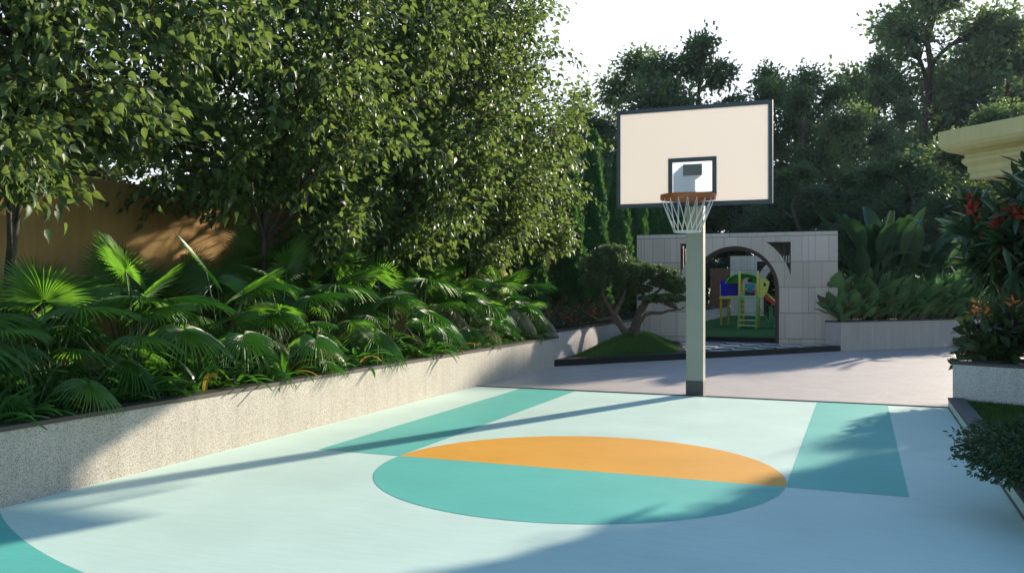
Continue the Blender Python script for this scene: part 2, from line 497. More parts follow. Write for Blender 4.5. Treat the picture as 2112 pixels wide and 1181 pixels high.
def grass(name, pts, h, m='blade'):
    n = len(pts)
    D = np.stack([rng.normal(0,.35,n), rng.normal(0,.35,n), np.ones(n)], 1)
    N = np.stack([rng.normal(0,1,n), rng.normal(0,1,n), np.zeros(n)], 1)
    T = (np.array([(0,-.07,0),(0,.07,0),(.6,.05,.05),(1,0,.2),(.6,-.05,.05)]), [np.array([(0,1,2,4)]), np.array([(4,2,3)])])
    V, F = leaves(pts, D, N, rng.uniform(.6,1.2,n)*h, T)
    return tag(link(name, np_mesh(name, V, F, M[m])), kind='stuff')
pp = []
while len(pp) < 16000:
    e = E[rng.integers(len(E))]; e2 = E[(E.index(e)+1) % len(E)]
    a = rng.random(); t = 1-math.sqrt(rng.random())
    x = e[0]+(e2[0]-e[0])*a; y = e[1]+(e2[1]-e[1])*a
    pp.append((x+(pk[0]-x)*t, y+(pk[1]-y)*t, mound_h(t)-.005))
tag(grass('mound_grass', np.array(pp), .045), 'short grass growing on the mound under the bonsai', 'grass')

# ---- playground turf
sheet('playground_turf', [(XL, 24.2), (-.63, 24.2), (-.63, 27.2), (1.6, 30.6), (4.5, 34), (4.5, 41.7), (XL, 41.7)], .25, 'turf')
b = MB(); b.box(XL, -.62, 24.12, 24.199, -.02, .24)
tag(b.build('turf_step', M['black_stone']), 'black step edge between the checkered floor and the play turf', 'step')

# ---- arch walls
def arch_wall(y, label, base, right=2.55):
    root = empty('arch_wall', (-3.2, y, base), 0, label, 'wall', None)
    x0, x1, top = -2.61, right, 3.0-base
    cz, r, Ro, sq, sqt = 1.53-base, 1.13, 1.46, 1.42, 2.75-base
    outer = [(x0, 0), (-r, 0)]
    outer += [(-r*math.cos(PI*i/48), cz+r*math.sin(PI*i/48)) for i in range(49)]
    outer += [(r, 0), (x1, 0), (x1, top), (x0, top)]
    zt = sqt-cz
    a0 = math.acos(sq/Ro); a1 = math.asin(zt/Ro)
    arcp = [(Ro*math.cos(a0+(a1-a0)*i/20), cz+Ro*math.sin(a0+(a1-a0)*i/20)) for i in range(21)]
    hole_r = arcp[::-1] + [(sq, sqt)]
    hole_r = hole_r[::-1]
    hole_l = [(-x, z) for x, z in hole_r][::-1]
    w = MB(); w.wall([outer, hole_r, hole_l], 0, .34); w.build('wall', M['tile'], root)
    # dark wooden lining: two stepped rings
    f = MB()
    for ra, rb, ya, yb in ((r-.005, r-.055, .03, .31), (r-.05, r-.10, .08, .26)):
        lp = [(-ra, 0.004)] + [(-ra*math.cos(PI*i/48), cz+ra*math.sin(PI*i/48)) for i in range(49)] + [(ra, 0.004), (rb, 0.004)]
        lp += [(rb*math.cos(PI*i/48), cz+rb*math.sin(PI*i/48)) for i in range(49)] + [(-rb, .004)]
        f.wall([lp], ya, yb)
    f.build('arch_frame', M['wood'], root)
    for s in (1, -1):
        g = MB()
        for k in range(6):
            d = .015+.066*k
            xr, zz = sq-d, sqt-d
            hx = Ro**2-(zz-cz)**2; xa = math.sqrt(hx) if hx > 0 else 0
            vz = Ro**2-xr**2; za = cz+(math.sqrt(vz) if vz > 0 else 0)
            if xa < xr-.02: g.box(*sorted((s*xa, s*xr)), .05+.02*k, .30, zz-.024, zz)
            if za < zz-.03: g.box(*sorted((s*(xr-.024), s*xr)), .05+.02*k+.002, .298, za, zz-.024)
        g.build('lattice', M['wood'], root)
    return root
arch_wall(23.74, 'stone clad wall with a round arch opening in front of the playground', .13)
arch_wall(41.8, 'farther stone clad arch wall seen through the front arch, behind the playset', .25, 1.62)
b = MB()
for i in range(6): b.box(-6.75+.15*i, -6.75+.15*i+.145, 41.9, 41.94, .2, 2.45)
b.box(-6.75, -5.85, 41.94, 42.0, .5, .6); b.box(-6.75, -5.85, 41.94, 42.0, 2.0, 2.1)
tag(b.build('timber_fence', M['timber']), 'brown timber fence panel beside the farther arch wall', 'fence')

# ---- back planter with the paddle plants
planter('raised_planter', 'pale grey stone planter with big paddle leaved plants, beyond the sunny paving',
        [(-.93, 23.52), (-.56, 23.42), (3.6, 27.9), (1.6, 30.6), (-.62, 27.2)], .74, 'render_pale', 'charcoal', t=.12)
b = MB(); b.prism([(2.22,26.30), (4.2,26.6), (4.2,27.2), (2.5,26.65)], -.01, .13)
tag(b.build('stone_step', M['black_stone']), 'low black stone step at the far end of the paving', 'step')

# ---- right hand kerb, lawn strip, granite planter
kr = empty('court_kerb', (XR, -4, 0), 0, 'pale blue kerb with dark cap along the lawn side of the court', 'kerb')
b = MB(); b.box(0, .16, 0, 17.02, -.02, .105); b.build('kerb_face', M['court_white'], kr)
b = MB(); b.box(-.004, .19, -.004, 17.03, .105, .13); b.build('cap', M['charcoal'], kr)
b = MB(); b.box(-.012, 0, 0, 16.94, -.01, .014); b.build('joint_strip', M['coping'], kr)
b = MB(); b.add([(XR+.19,-4,.10),(9,-4,.10),(9,11.5,.10),(XR+.19,13.02,.10)], [(0,1,2,3)])
tag(b.build('lawn_strip', M['lawn']), kind='structure')
n = 26000
gx = XR+.2+rng.random(n)**1.3*2.6; gy = rng.uniform(5.5, 13.1, n)
ok = gy < 13.0-(gx-1.2)*.42
tag(grass('lawn_grass', np.stack([gx, gy, np.full(n, .098)], 1)[ok], .04), 'short lawn grass on the strip beside the kerb', 'grass')
planter('granite_planter', 'wedge shaped grey granite planter at the court corner with an orange flowering shrub',
        [(1.08, 13.10), (4.3, 11.63), (6.0, 14.2), (3.1, 14.9)], .60, 'granite_cool', 'charcoal', t=.14)

# ---- building with the cream cornice
C0 = cam2w(5.79, 12.0)
bl = empty('pavilion', (C0[0], C0[1], 0), math.atan2(-.727, .687), 'cream yellow building corner with a moulded cornice, among the trees', 'building')
# local +X runs along the front (towards the viewer's right), local +Y goes into the building
prof = [(-.42,3.04),(-.27,3.04),(-.27,3.10),(-.25,3.13),(-.25,3.20),(-.20,3.26),(-.20,3.30),(-.23,3.33),(-.22,3.36),(-.08,3.41),(-.03,3.45),(0,3.50),(0,3.69),(-.9,3.69)]
V = []; F = []
for o, z in prof:
    V += [(-o, -o, z), (9+o, -o, z), (9+o, 6+o, z), (-o, 6+o, z)]
for k in range(len(prof)-1):
    for i in range(4):
        j = (i+1)%4
        F.append((4*k+i, 4*k+j, 4*k+4+j, 4*k+4+i))
F.append((3,2,1,0)); q = 4*(len(prof)-1); F.append((q,q+1,q+2,q+3))
b = MB(); b.add(V, F); b.build('cornice', M['cornice'], bl)
b = MB(); b.box(1.15, 8.4, .25, 5.6, 3.685, 3.80); b.build('parapet', M['cornice'], bl, .01)
b = MB(); b.box(.9, 8.4, 2.3, 5.4, -.03, 3.045); b.build('wall', M['cornice'], bl)

# ------------------------------------------------------------------ the basketball hoop
hp = empty('basketball_hoop', (CX, 13.1, 0), 0, 'basketball hoop on a square grey green post with a cream backboard at the court edge', 'basketball hoop')
b = MB(); b.box(-.125, .125, 0, .20, .21, 3.38); b.build('post', M['post'], hp, .006)
b = MB(); b.box(-.128, .128, -.003, .203, -.01, .21); b.build('post_sleeve', M['post_base'], hp, .004)
yb = -.20                                    # front of the board, local y
bd = MB()
W, z0, z1, ft = 1.13, 2.77, 4.23, .058
sx, s0, s1, st = .35, 2.91, 3.475, .06
rect = lambda x, a, c: [(-x, a), (x, a), (x, c), (-x, c)]
bd.wall([rect(W-ft, z0+ft, z1-ft), rect(sx, s0, s1)[::-1]], yb+.012, yb+.018)
board = bd.build('backboard', M['board'], hp)
f = MB(); f.wall([rect(W, z0, z1), rect(W-ft, z0+ft, z1-ft)[::-1]], yb, yb+.05); f.build('frame', M['slate'], board, .003)
f = MB(); f.wall([rect(sx, s0, s1), rect(sx-st, s0+st, s1-st)[::-1]], yb+.008, yb+.030); f.build('target_square', M['slate'], board)
f = MB(); f.wall([rect(sx-st, s0+st, s1-st)], yb+.013, yb+.017); f.build('target_panel', M['glass_panel'], board)
f = MB(); f.box(-.132, .142, yb+.008, -.001, 3.215, 3.378); f.build('mounting_block', M['block'], hp)
f = MB(); f.box(-.05, .05, yb+.031, -.001, 2.83, 2.90); f.box(-.11, .11, yb-.03, yb+.008, 2.80, 2.905); f.build('rim_bracket', M['rim'], hp)
rr, rc, rz_ = .385, yb-.03-.40, 2.86
f = MB()
V = []; F = []
nn = 56
for i in range(nn):
    a = 2*PI*i/nn
    for rad, z in ((rr, -.035), (rr, .03), (rr-.022, .03), (rr-.022, -.035)):
        V.append((rad*math.cos(a)+.02, rc+rad*math.sin(a), rz_+z))
for i in range(nn):
    j = (i+1)%nn
    for k in range(4):
        l = (k+1)%4
        F.append((4*i+k, 4*j+k, 4*j+l, 4*i+l))
f.add(V, F, 0, False)
f.box(-.07, .11, rc+rr-.02, yb, rz_-.03, rz_+.0)
rim = f.build('rim', M['rim'], hp)
f = MB()
r2, zb = .185, 2.37
K = 18
for i in range(K):
    a = 2*PI*i/K
    p0 = (.02+(rr-.012)*math.cos(a), rc+(rr-.012)*math.sin(a), rz_-.03)
    for da in (.42, -.42):
        c = a+da
        p1 = (.02+r2*math.cos(c)-.01, rc+r2*math.sin(c), zb)
        mid = tuple((p0[k]+p1[k])/2 + (0,0,-.008)[k] for k in range(3))
        f.tube([p0, mid, p1], .0042, 4)
f.tube([(.01+r2*math.cos(2*PI*i/30), rc+r2*math.sin(2*PI*i/30), zb) for i in range(30)], .009, 4, closed=True)
f.build('net', M['rope'], hp)

# ------------------------------------------------------------------ the playset
def W2(u, z): return cam2w((u-1056)/1822*z, z)
pa = W2(1544, 28.9)
ps = empty('playset', (pa[0], pa[1], .25), R(4), 'yellow and blue playset with a green arched roof, ladder and red slide behind the arch', 'playset')
# local: x right, y away from the viewer, z from the turf; platform A at the origin, platform B to the back left
PH = 1.05
def posts(pts, h, m='yellow'):
    for x, y in pts:
        t = MB(); t.tube([(x,y,0),(x,y,h-.02),(x,y,h)], [.042,.042,.03], 10); t.build('post', M[m], ps)
posts([(-.29,0),(.29,0)], 1.86); posts([(-.29,1.0),(.29,1.0)], 1.6)
posts([(-.98,1.3),(-.80,2.2),(-.29,2.2)], 1.42)
t = MB(); t.box(-.33, .33, -.04, 1.05, PH-.05, PH); t.build('platform', M['pale_tread'], ps, .01)
t = MB(); t.box(-1.02, -.335, 1.05, 2.25, PH-.13, PH-.05); t.build('platform', M['yellow'], ps, .01)
# roof: barrel, axis along y
V = []; F = []
n = 20
for i in range(n+1):
    a = PI*(.04+.92*i/n)
    for y, rr_ in ((.06, 0), (1.15, 0), (.06, .03), (1.15, .03)):
        V.append((-.17+(.56+rr_)*math.cos(a), y, 1.40+(.36+rr_)*math.sin(a)))
for i in range(n):
    a, c = 4*i, 4*i+4
    F += [(a,c,c+1,a+1),(a+2,a+3,c+3,c+2),(a,a+2,c+2,c),(a+1,c+1,c+3,a+3)]
t = MB(); t.add(V, F, 0, True)
gb = [(-.17+.555*math.cos(PI*(.05+.9*i/24)), 1.40+.355*math.sin(PI*(.05+.9*i/24))) for i in range(25)]
gb += [(-.30, gb[-1][1]), (-.22, 1.60), (-.08, 1.66), (.02, 1.60), (.06, gb[0][1])]
t.wall([gb], 1.10, 1.13); t.build('roof', M['green'], ps)
def wavy(w, h, amp):
    pts = [(-w, 0), (w, 0)] + [(w-2*w*i/16, h-amp*math.sin(PI*i/16)**2+amp*.4*math.sin(2*PI*i/16)**2) for i in range(17)]
    return pts
t = MB(); t.wall([[(x-.66, z+PH-.02) for x, z in wavy(.33, .52, .09)]], 1.22, 1.26); t.build('side_panel', M['blue'], ps, .006)
# yellow panel with a hole beside the ladder top
hl = [(.50+.055*math.cos(2*PI*i/16), PH+.36+.06*math.sin(2*PI*i/16)) for i in range(16)][::-1]
pn = [(.335,PH-.10),(.46,PH-.06),(.60,PH+.16),(.66,PH+.44),(.56,PH+.55),(.335,PH+.56)]
t = MB(); t.wall([pn, hl], .05, .09); t.build('side_panel', M['yellow'], ps, .006)
ld = MB()
for s in (-.27, .27):
    ld.tube([(s,-1.15,0),(s,-.02,PH),(s,.0,PH+.32)], .024, 8)
ladder = ld.build('ladder', M['tube_green'], ps)
for k in range(6):
    q = (k+.7)/6.4
    t = MB(); t.box(-.26, .26, -1.15+1.13*q-.06, -1.15+1.13*q+.06, PH*q-.014, PH*q+.014); t.build('tread', M['pale_tread'], ladder, .004)
# slide running to the right and back
V = []; F = []
n = 16
for i in range(n+1):
    q = i/n
    x = .36+1.35*q; z = PH*(1-q)**1.05*(1 - .0*q)+.06
    for dy, dz in ((-.24,.16),(-.24,0),(.24,0),(.24,.16),(.27,.16),(.27,-.03),(-.27,-.03),(-.27,.16)):
        V.append((x, .55+dy-.25*q, z+dz))
for i in range(n):
    for k in range(8):
        l = (k+1)%8
        F.append((8*i+k, 8*i+l, 8*i+8+l, 8*i+8+k))
t = MB(); t.add(V, F, 0, False); t.build('slide', M['red_plastic'], ps)
t = MB()
for s in (.26,):
    t.tube([(.36,.28,PH+.24),(1.0,.17,.72),(1.68,.05,.27)], .03, 8)
t.build('slide_rail', M['yellow'], ps)
for x0 in (.72, 1.08):
    t = MB()
    z = PH*(1-(x0-.36)/1.35)
    t.tube([(x0,.3,0),(x0,.3,z)], .02, 6); t.tube([(x0,.72,0),(x0,.72,z)], .02, 6)
    t.tube([(x0-.42,.3,.03),(x0,.3,.03)], .018, 6); t.tube([(x0-.42,.3,.03),(x0-.42,.3,z+.2)], .018, 6); t.tube([(x0-.42,.3,z*.9),(x0,.3,.04)], .018, 6)
    t.build('slide_support', M['tube_green'], ps)

# ---- the child sitting at the top of the ladder, back to the viewer
def skin_mesh(name, pts, edges, radii, mats, parent=None, sub=2):
    me = bpy.data.meshes.new(name)
    me.from_pydata(pts, edges, [])
    o = link(name, me, parent, mats)
    sk = o.modifiers.new('skin', 'SKIN'); sk.use_smooth_shade = True
    if not me.skin_vertices: me.attributes.new
    sv = me.skin_vertices[0].data if me.skin_vertices else None
    if sv:
        for i, r_ in enumerate(radii): sv[i].radius = r_ if isinstance(r_, tuple) else (r_, r_)
        sv[0].use_root = True
    s = o.modifiers.new('sub', 'SUBSURF'); s.levels = sub; s.render_levels = sub
    return o
def add_skin_layer(me):
    import bmesh
    bm = bmesh.new(); bm.from_mesh(me); bm.verts.layers.skin.verify(); bm.to_mesh(me); bm.free()
def figure(name, pts, edges, radii, mat, parent=None, sub=2):
    me = bpy.data.meshes.new(name)
    me.from_pydata(pts, edges, [])
    add_skin_layer(me)
    o = link(name, me, parent, [mat])
    for i, r_ in enumerate(radii): me.skin_vertices[0].data[i].radius = r_ if isinstance(r_, tuple) else (r_, r_)
    me.skin_vertices[0].data[0].use_root = True
    sk = o.modifiers.new('skin', 'SKIN'); sk.use_smooth_shade = True
    s = o.modifiers.new('sub', 'SUBSURF'); s.levels = sub; s.render_levels = sub
    return o
ca = R(4)
cw = (pa[0]+math.cos(ca)*.03-math.sin(ca)*.22, pa[1]+math.sin(ca)*.03+math.cos(ca)*.22, .25+PH)
P = [(0,0,.09),(0,-.01,.22),(0,-.02,.33),(0,-.01,.40),(0,.0,.46),(0,.01,.53),      # pelvis, belly, chest, neck, head, crown
     (-.07,.05,.085),(-.10,.26,.13),(-.10,.34,-.02+.04),(-.10,.42,.03),               # left leg
     (.07,.05,.085),(.10,.26,.13),(.10,.34,.02),(.10,.42,.03),
     (-.105,-.02,.34),(-.16,-.03,.21),(-.19,.02,.07),(-.20,.05,.03),                   # left arm, propped beside the hip
     (.105,-.02,.34),(.16,-.03,.21),(.19,.02,.07),(.20,.05,.03)]
Ed = [(0,1),(1,2),(2,3),(3,4),(4,5),(0,6),(6,7),(7,8),(8,9),(0,10),(10,11),(11,12),(12,13),(2,14),(14,15),(15,16),(16,17),(2,18),(18,19),(19,20),(20,21)]
Rd = [(.10,.08),(.09,.07),(.10,.065),.035,(.075,.08),(.06,.065),.06,.045,.035,.028,.06,.045,.035,.028,.042,.032,.025,.02,.042,.032,.025,.02]
kid = figure('person', P, Ed, Rd, M['skin'])
kid.location = cw; kid.rotation_euler = (0,0,ca)
tag(kid, 'small child in a teal shirt sitting at the top of the playset ladder', 'person')
figure('shirt', [(0,0,.10),(0,-.01,.22),(0,-.02,.33),(-.10,-.02,.345),(-.145,-.028,.25),(.10,-.02,.345),(.145,-.028,.25),(0,-.01,.375)],
       [(0,1),(1,2),(2,3),(3,4),(2,5),(5,6),(2,7)], [(.115,.092),(.105,.085),(.112,.08),.055,.045,.055,.045,.05], M['shirt'], kid)
figure('shorts', [(0,0,.075),(-.07,.06,.085),(-.095,.20,.115),(.07,.06,.085),(.095,.20,.115)], [(0,1),(1,2),(0,3),(3,4)], [(.115,.09),.07,.058,.07,.058], M['shorts'], kid)
figure('hair', [(0,-.03,.435),(0,-.032,.50),(0,-.005,.555)], [(0,1),(1,2)], [(.074,.06),(.088,.085),(.07,.07)], M['hair'], kid)

# ------------------------------------------------------------------ plants
def tubes_np(mb, pts, r0, r1, n=5):
    m = len(pts)
    mb.tube(pts, [r0+(r1-r0)*i/(m-1) for i in range(m)], n, cap=False)

def bez(a, c, b_, m=7):
    a, c, b_ = np.array(a, float), np.array(c, float), np.array(b_, float)
    t = np.linspace(0, 1, m)[:, None]
    return (1-t)**2*a + 2*t*(1-t)*c + t*t*b_

def tree_data(seed, trunk, tr, lobes, twigs, lpt, llen, tmpl, droop=.7, spread=.1, shell=.35, leafm='leaf_far', barkm='bark', limb_r=.45, twig_r=.012, sides=7, tilt=1.0, prune=()):
    """trunk: points; lobes: (x, y, z, rx, ry, rz); returns (wood mesh, leaf mesh)"""
    g = np.random.default_rng(seed)
    mb = MB()
    T = np.array(trunk, float)
    # smooth the trunk a little
    tp = []
    for i in range(len(T)-1):
        for t in (0, .33, .66): tp.append(T[i]*(1-t)+T[i+1]*t)
    tp.append(T[-1]); tp = np.array(tp)
    tp[1:-1] += g.normal(0, tr*.12, (len(tp)-2, 3))
    mb.tube(tp, [tr*(1.25 if i == 0 else 1)*(1-.75*i/(len(tp)-1)) for i in range(len(tp))], sides, cap=False)
    PP = []; DD = []
    for li, lb in enumerate(lobes):
        c = np.array(lb[:3]); rad = np.array(lb[3:6])
        hz = np.linalg.norm((tp[:, :2]-c[:2]), axis=1)
        want = c[2]-.55*hz-.25*rad[2]
        i = int(np.argmin(np.abs(tp[:, 2]-want)))
        a = tp[i]
        mid = (a+c)/2 + np.array([0,0,.12*np.linalg.norm(c-a)]) + g.normal(0, .08*np.linalg.norm(c-a), 3)
        lp = bez(a, mid, c+g.normal(0,.1,3)*rad, 9)
        lr = max(twig_r*1.6, tr*limb_r*(1-.5*i/len(tp)))
        tubes_np(mb, lp, lr, twig_r*1.3, 6)
        nt = int(twigs*(lb[6] if len(lb) > 6 else 1))
        for k in range(nt):
            d = g.normal(0,1,3); d /= np.linalg.norm(d)
            e = c + d*rad*(shell+(1-shell)*g.random())**.6
            s = lp[g.integers(3, 9)]
            m_ = (s+e)/2 + np.array([0,0,.15*np.linalg.norm(e-s)])
            w = bez(s, m_, e, 5)
            tubes_np(mb, w, twig_r, twig_r*.35, 3)
            nl = g.poisson(lpt)
            t = g.uniform(.3, 1.06, nl)
            seg = np.minimum((t*4).astype(int), 3); fr = (t*4-seg)[:, None]
            pos = w[seg]*(1-fr)+w[seg+1]*fr + g.normal(0, spread, (nl,3))
            PP.append(pos)
            out = nrm(pos-w[seg]) + nrm(e-s)[None]*.5
            DD.append(out)
    P_ = np.concatenate(PP); D_ = np.concatenate(DD)
    for o, q in prune:
        rel = P_-o; al = rel@SUNV; dist = np.linalg.norm(rel-al[:,None]*SUNV, axis=1)
        k = dist > q; P_, D_ = P_[k], D_[k]
    n = len(P_)
    D_ = nrm(D_ + g.normal(0,.45,(n,3)) + np.array([0,0,-droop]))
    N_ = g.normal(0,1,(n,3))*tilt + np.array([0,0,.6]) + nrm(P_-P_.mean(0))*.5
    V, F = leaves(P_, D_, N_, g.uniform(.55,1.3,n)*llen, tmpl)
    return mb.mesh('trunk', M[barkm]), np_mesh('crown', V, F, M[leafm])

def place_tree(name, data, loc, rz, sc, label, cat='tree', group=None):
    r_ = empty(name, loc, rz, label, cat, group)
    r_.scale = (sc, sc, sc) if not hasattr(sc, '__len__') else sc
    link('trunk', data[0], r_); link('crown', data[1], r_)
    return r_

# ---- big leaved trees of the left bed; gaps in the crowns let sun flecks through to the ochre wall
FLECKS = [(9.35,2.25,.26),(9.75,2.45,.22),(10.1,2.2,.2),(6.7,2.75,.22),(7.1,2.6,.16),(8.7,2.2,.12),(12.4,2.2,.24),(13.0,1.95,.26),(14.6,2.1,.25),(16.5,2.2,.25),(11.4,1.75,.2)]
SUNV = np.array([.384*math.cos(R(17.3)), .923*math.cos(R(17.3)), math.sin(R(17.3))])
def bed_tree(seed, h0, h1, rad, lean, twigs=22, lpt=31, llen=.100, extra=(), base=(0,0)):
    prune = [(np.array([-8.6-base[0], Y-base[1], z-.5]), q) for Y, z, q in FLECKS]
    g = random.Random(seed)
    tr = [(0,0,-.1),(lean[0]*.2,lean[1]*.2,1.2),(lean[0]*.5,lean[1]*.5,2.6),(lean[0]*.8,lean[1]*.8,4.6),(lean[0],lean[1],h1-.9)]
    lobes = []
    k = 0
    z = h0+.45
    while z < h1-.3:
        q = (z-h0)/(h1-h0)
        R_ = rad*(.80+.5*math.sin(PI*min(1,q*1.05))**.7)*(1 if q < .75 else 1-(q-.75)*2.2)
        m = 5 if q < .8 else 3
        for i in range(m):
            a = 2*PI*(i+.5*(k%2))/m + g.uniform(-.3,.3)
            rr_ = R_*g.uniform(.5,.75)
            s = R_*g.uniform(.42,.58)
            lobes.append((lean[0]*q+rr_*math.cos(a), lean[1]*q+rr_*math.sin(a), z+g.uniform(-.2,.2), s, s, s*.75))
        lobes.append((lean[0]*q, lean[1]*q, z, R_*.5, R_*.5, .5))
        z += .78; k += 1
    lobes += list(extra)
    return tree_data(seed, tr, .058, lobes, twigs, lpt, llen, HEART, droop=.95, spread=.10, leafm='leaf_broad', limb_r=.5, twig_r=.009, shell=.25, prune=prune)
bt = [
    (-7.25, 5.7, 2.75, 6.4, 1.75, (.2,.2), 'broad leaved tree nearest the viewer, a low branch hanging across the ochre wall', ((.75,-.35,2.62,.42,.42,.36,.7),(1.2,-.9,2.75,.4,.4,.36,.6))),
    (-7.2, 9.25, 2.5, 6.9, 1.85, (.2,.2), 'broad leaved tree whose dark trunk bounds the bare stretch of ochre wall', ((.2,1.2,2.2,.6,.6,.4),(.9,.6,2.35,.5,.5,.35))),
    (-7.0, 12.2, 2.25, 7.6, 1.75, (.3,.3), 'broad leaved tree with leaning dark limbs in the middle of the palm bed', ((.6,-.6,2.3,.6,.6,.35,.8),(.5,.8,2.3,.6,.6,.35,.8))),
    (-6.95, 15.0, 2.25, 8.4, 1.68, (.2,.3), 'broad leaved tree with bright sunlit crown edge against the white sky', ((.7,-.5,2.2,.6,.6,.35,.7),)),
    (-6.95, 17.5, 2.4, 5.3, 1.1, (.25,.2), 'shorter broad leaved tree, its stray top twig pointing towards the backboard', ((1.15,.6,5.1,.32,.3,.6,.6),(.9,.4,4.4,.5,.5,.4,.8),(1.4,.8,5.75,.14,.14,.42,.35))),
]
for i, (x, y, h0, h1, rad, lean, lab, ex) in enumerate(bt):
    place_tree('broadleaf_tree', bed_tree(100+i, h0-.5, h1-.5, rad, lean, extra=[(a,b_,c-.5,*r_) for a,b_,c,*r_ in ex], base=(x, y)), (x, y, .5), 0, 1, lab, 'tree', 'broad leaved trees along the ochre wall')

# ---- fan palms
def frond_mesh(seed, stalk_len, lean, elev, rad, droop, blade_mat='frond'):
    g = random.Random(seed)
    # stalk from the origin
    a = Vector((0,0,0)); hub = Vector((0, stalk_len*math.sin(lean), stalk_len*math.cos(lean)))
    cpt = Vector((0, stalk_len*.25*math.sin(lean), stalk_len*.62))
    stalk = bez(a, cpt, hub, 8)
    ms = MB(); tubes_np(ms, stalk, .012, .007, 5)
    ax = Vector((0, math.cos(elev), math.sin(elev))); nm = Vector((0, -math.sin(elev), math.cos(elev))); sd = Vector((1,0,0))
    Nn = 46; A = R(142)
    V = []; Fq = []
    for j in range(Nn):
        aa = -A + 2*A*(j+.5)/Nn
        da = 2*A/Nn
        Rj = rad*(.80+.20*math.cos(aa*.9))*g.uniform(.93,1.05)
        twist = g.uniform(-.03,.03)
        tipd = g.uniform(.7,1.4)
        base = len(V)
        st = [(.04,.5,0),(.28,.5,1),(.50,.46,1),(.76,.27,.6),(.92,.11,.3),(1.0,.02,0)]
        for q, wd, pl_ in st:
            rr_ = q*Rj
            half_w = rr_*math.tan(da*wd) if q <= .50 else .50*Rj*math.tan(da*wd)
            dz = -droop*rad*(q**2.2)*(.35+.65*abs(aa)/A) - (max(0, q-.55)**1.6)*rad*.75*tipd*droop*1.6
            fold = -.055*math.cos(aa)*0
            cup = .10*rad*q*(abs(aa)/A)**2
            for sgn in (-1, 0, 1):
                ang = aa+twist*q
                px = rr_*math.sin(ang)+sgn*half_w*math.cos(ang)
                py = rr_*math.cos(ang)-sgn*half_w*math.sin(ang)
                pz = dz + cup + (.010*pl_ if sgn == 0 else -.004*pl_)
                V.append(hub + sd*px + ax*py + nm*(pz*.6) + Vector((0,0,pz*.55)))
        for s in range(len(st)-1):
            for c in (0, 1):
                p = base+3*s+c
                Fq.append((p, p+1, p+4, p+3))
    me = np_mesh('frond', np.array([tuple(v) for v in V]), [np.array(Fq)], M[blade_mat], smooth=False)
    return me, ms.mesh('stalk', M['stem'])
FR = []
for i, (sl, ln, el, rd, dr) in enumerate([
    (1.00, R(10), R(42), .56, .14), (1.12, R(16), R(24), .58, .20), (1.05, R(24), R(8), .58, .26),
    (.95, R(34), R(-10), .56, .34), (.88, R(44), R(-26), .54, .40), (.74, R(54), R(-30), .50, .40),
    (1.20, R(5), R(58), .52, .10), (.60, R(62), R(-18), .44, .36)]):
    FR.append(frond_mesh(40+i, sl, ln, el, rd, dr))
FRD = [frond_mesh(70, .80, R(50), R(-40), .46, .45, 'frond_dry'), frond_mesh(71, .60, R(60), R(-44), .40, .5, 'frond_dry')]
grp = 'fan palms in the granite planter'
random.seed(12)
def palm(x, y, sc, kind, label, dry=0, seed=0, toward=None):
    g = random.Random(seed*7+1)
    r_ = empty('fan_palm', (x, y, .52), g.uniform(0, 6.28), label, 'palm', grp)
    r_.scale = (sc, sc, sc)
    ids = {'tall': [6, 6, 0, 0, 1, 1, 2, 3, 4], 'mid': [6, 0, 1, 2, 2, 3, 4, 5], 'low': [1, 2, 3, 4, 5, 7, 7]}[kind]
    n = len(ids)
    for k, fi in enumerate(ids):
        me, sm = FR[fi]
        o = link('frond', me, r_)
        o.rotation_euler = (g.uniform(-.1,.1), g.uniform(-.1,.1), 2.399963*k+g.uniform(-.35,.35))
        s = g.uniform(.85,1.12); o.scale = (s, s, s)
        link('stalk', sm, o)
    for k in range(dry):
        me, sm = FRD[(k+seed)%2]
        o = link('frond', me, r_)
        o.rotation_euler = (0, 0, R(-50)+g.uniform(-.9,.9)-r_.rotation_euler.z)
        o['label'] = 'dried pale drooping frond'
        link('stalk', sm, o)
rows = [('low', -6.30, [5.2,6.4,7.5,8.7,9.8,11.0,12.2,13.5,14.9,16.2], .74, 'low fan palm leaning over the planter coping'),
        ('mid', -6.75, [4.7,5.8,6.9,8.0,9.1,10.3,11.5,12.8,14.2,15.5,16.6], 1.03, 'medium fan palm in the middle of the bed'),
        ('tall', -7.65, [5.1,6.4,7.6,8.7,10.0,11.4,12.8,14.3,15.9], 1.26, 'tall fan palm standing close against the ochre wall')]
ordw = ['first','second','third','fourth','fifth','sixth','seventh','eighth','ninth','tenth','eleventh','twelfth']
sd_ = 0
for kind, X, ys, sc, base in rows:
    for i, y in enumerate(ys):
        sd_ += 1
        dry = 1 if (kind != 'tall' and i in (0, 3, 6, 7, 8, 9, 10)) else 0
        palm(X+random.uniform(-.14,.14), y+random.uniform(-.2,.2), sc*random.uniform(.9,1.1)*(1.08 if y > 12 else (.74 if kind == 'tall' and y < 9 else 1)), kind,
             f'{base}, {ordw[i]} of its row from the viewer', dry, sd_)

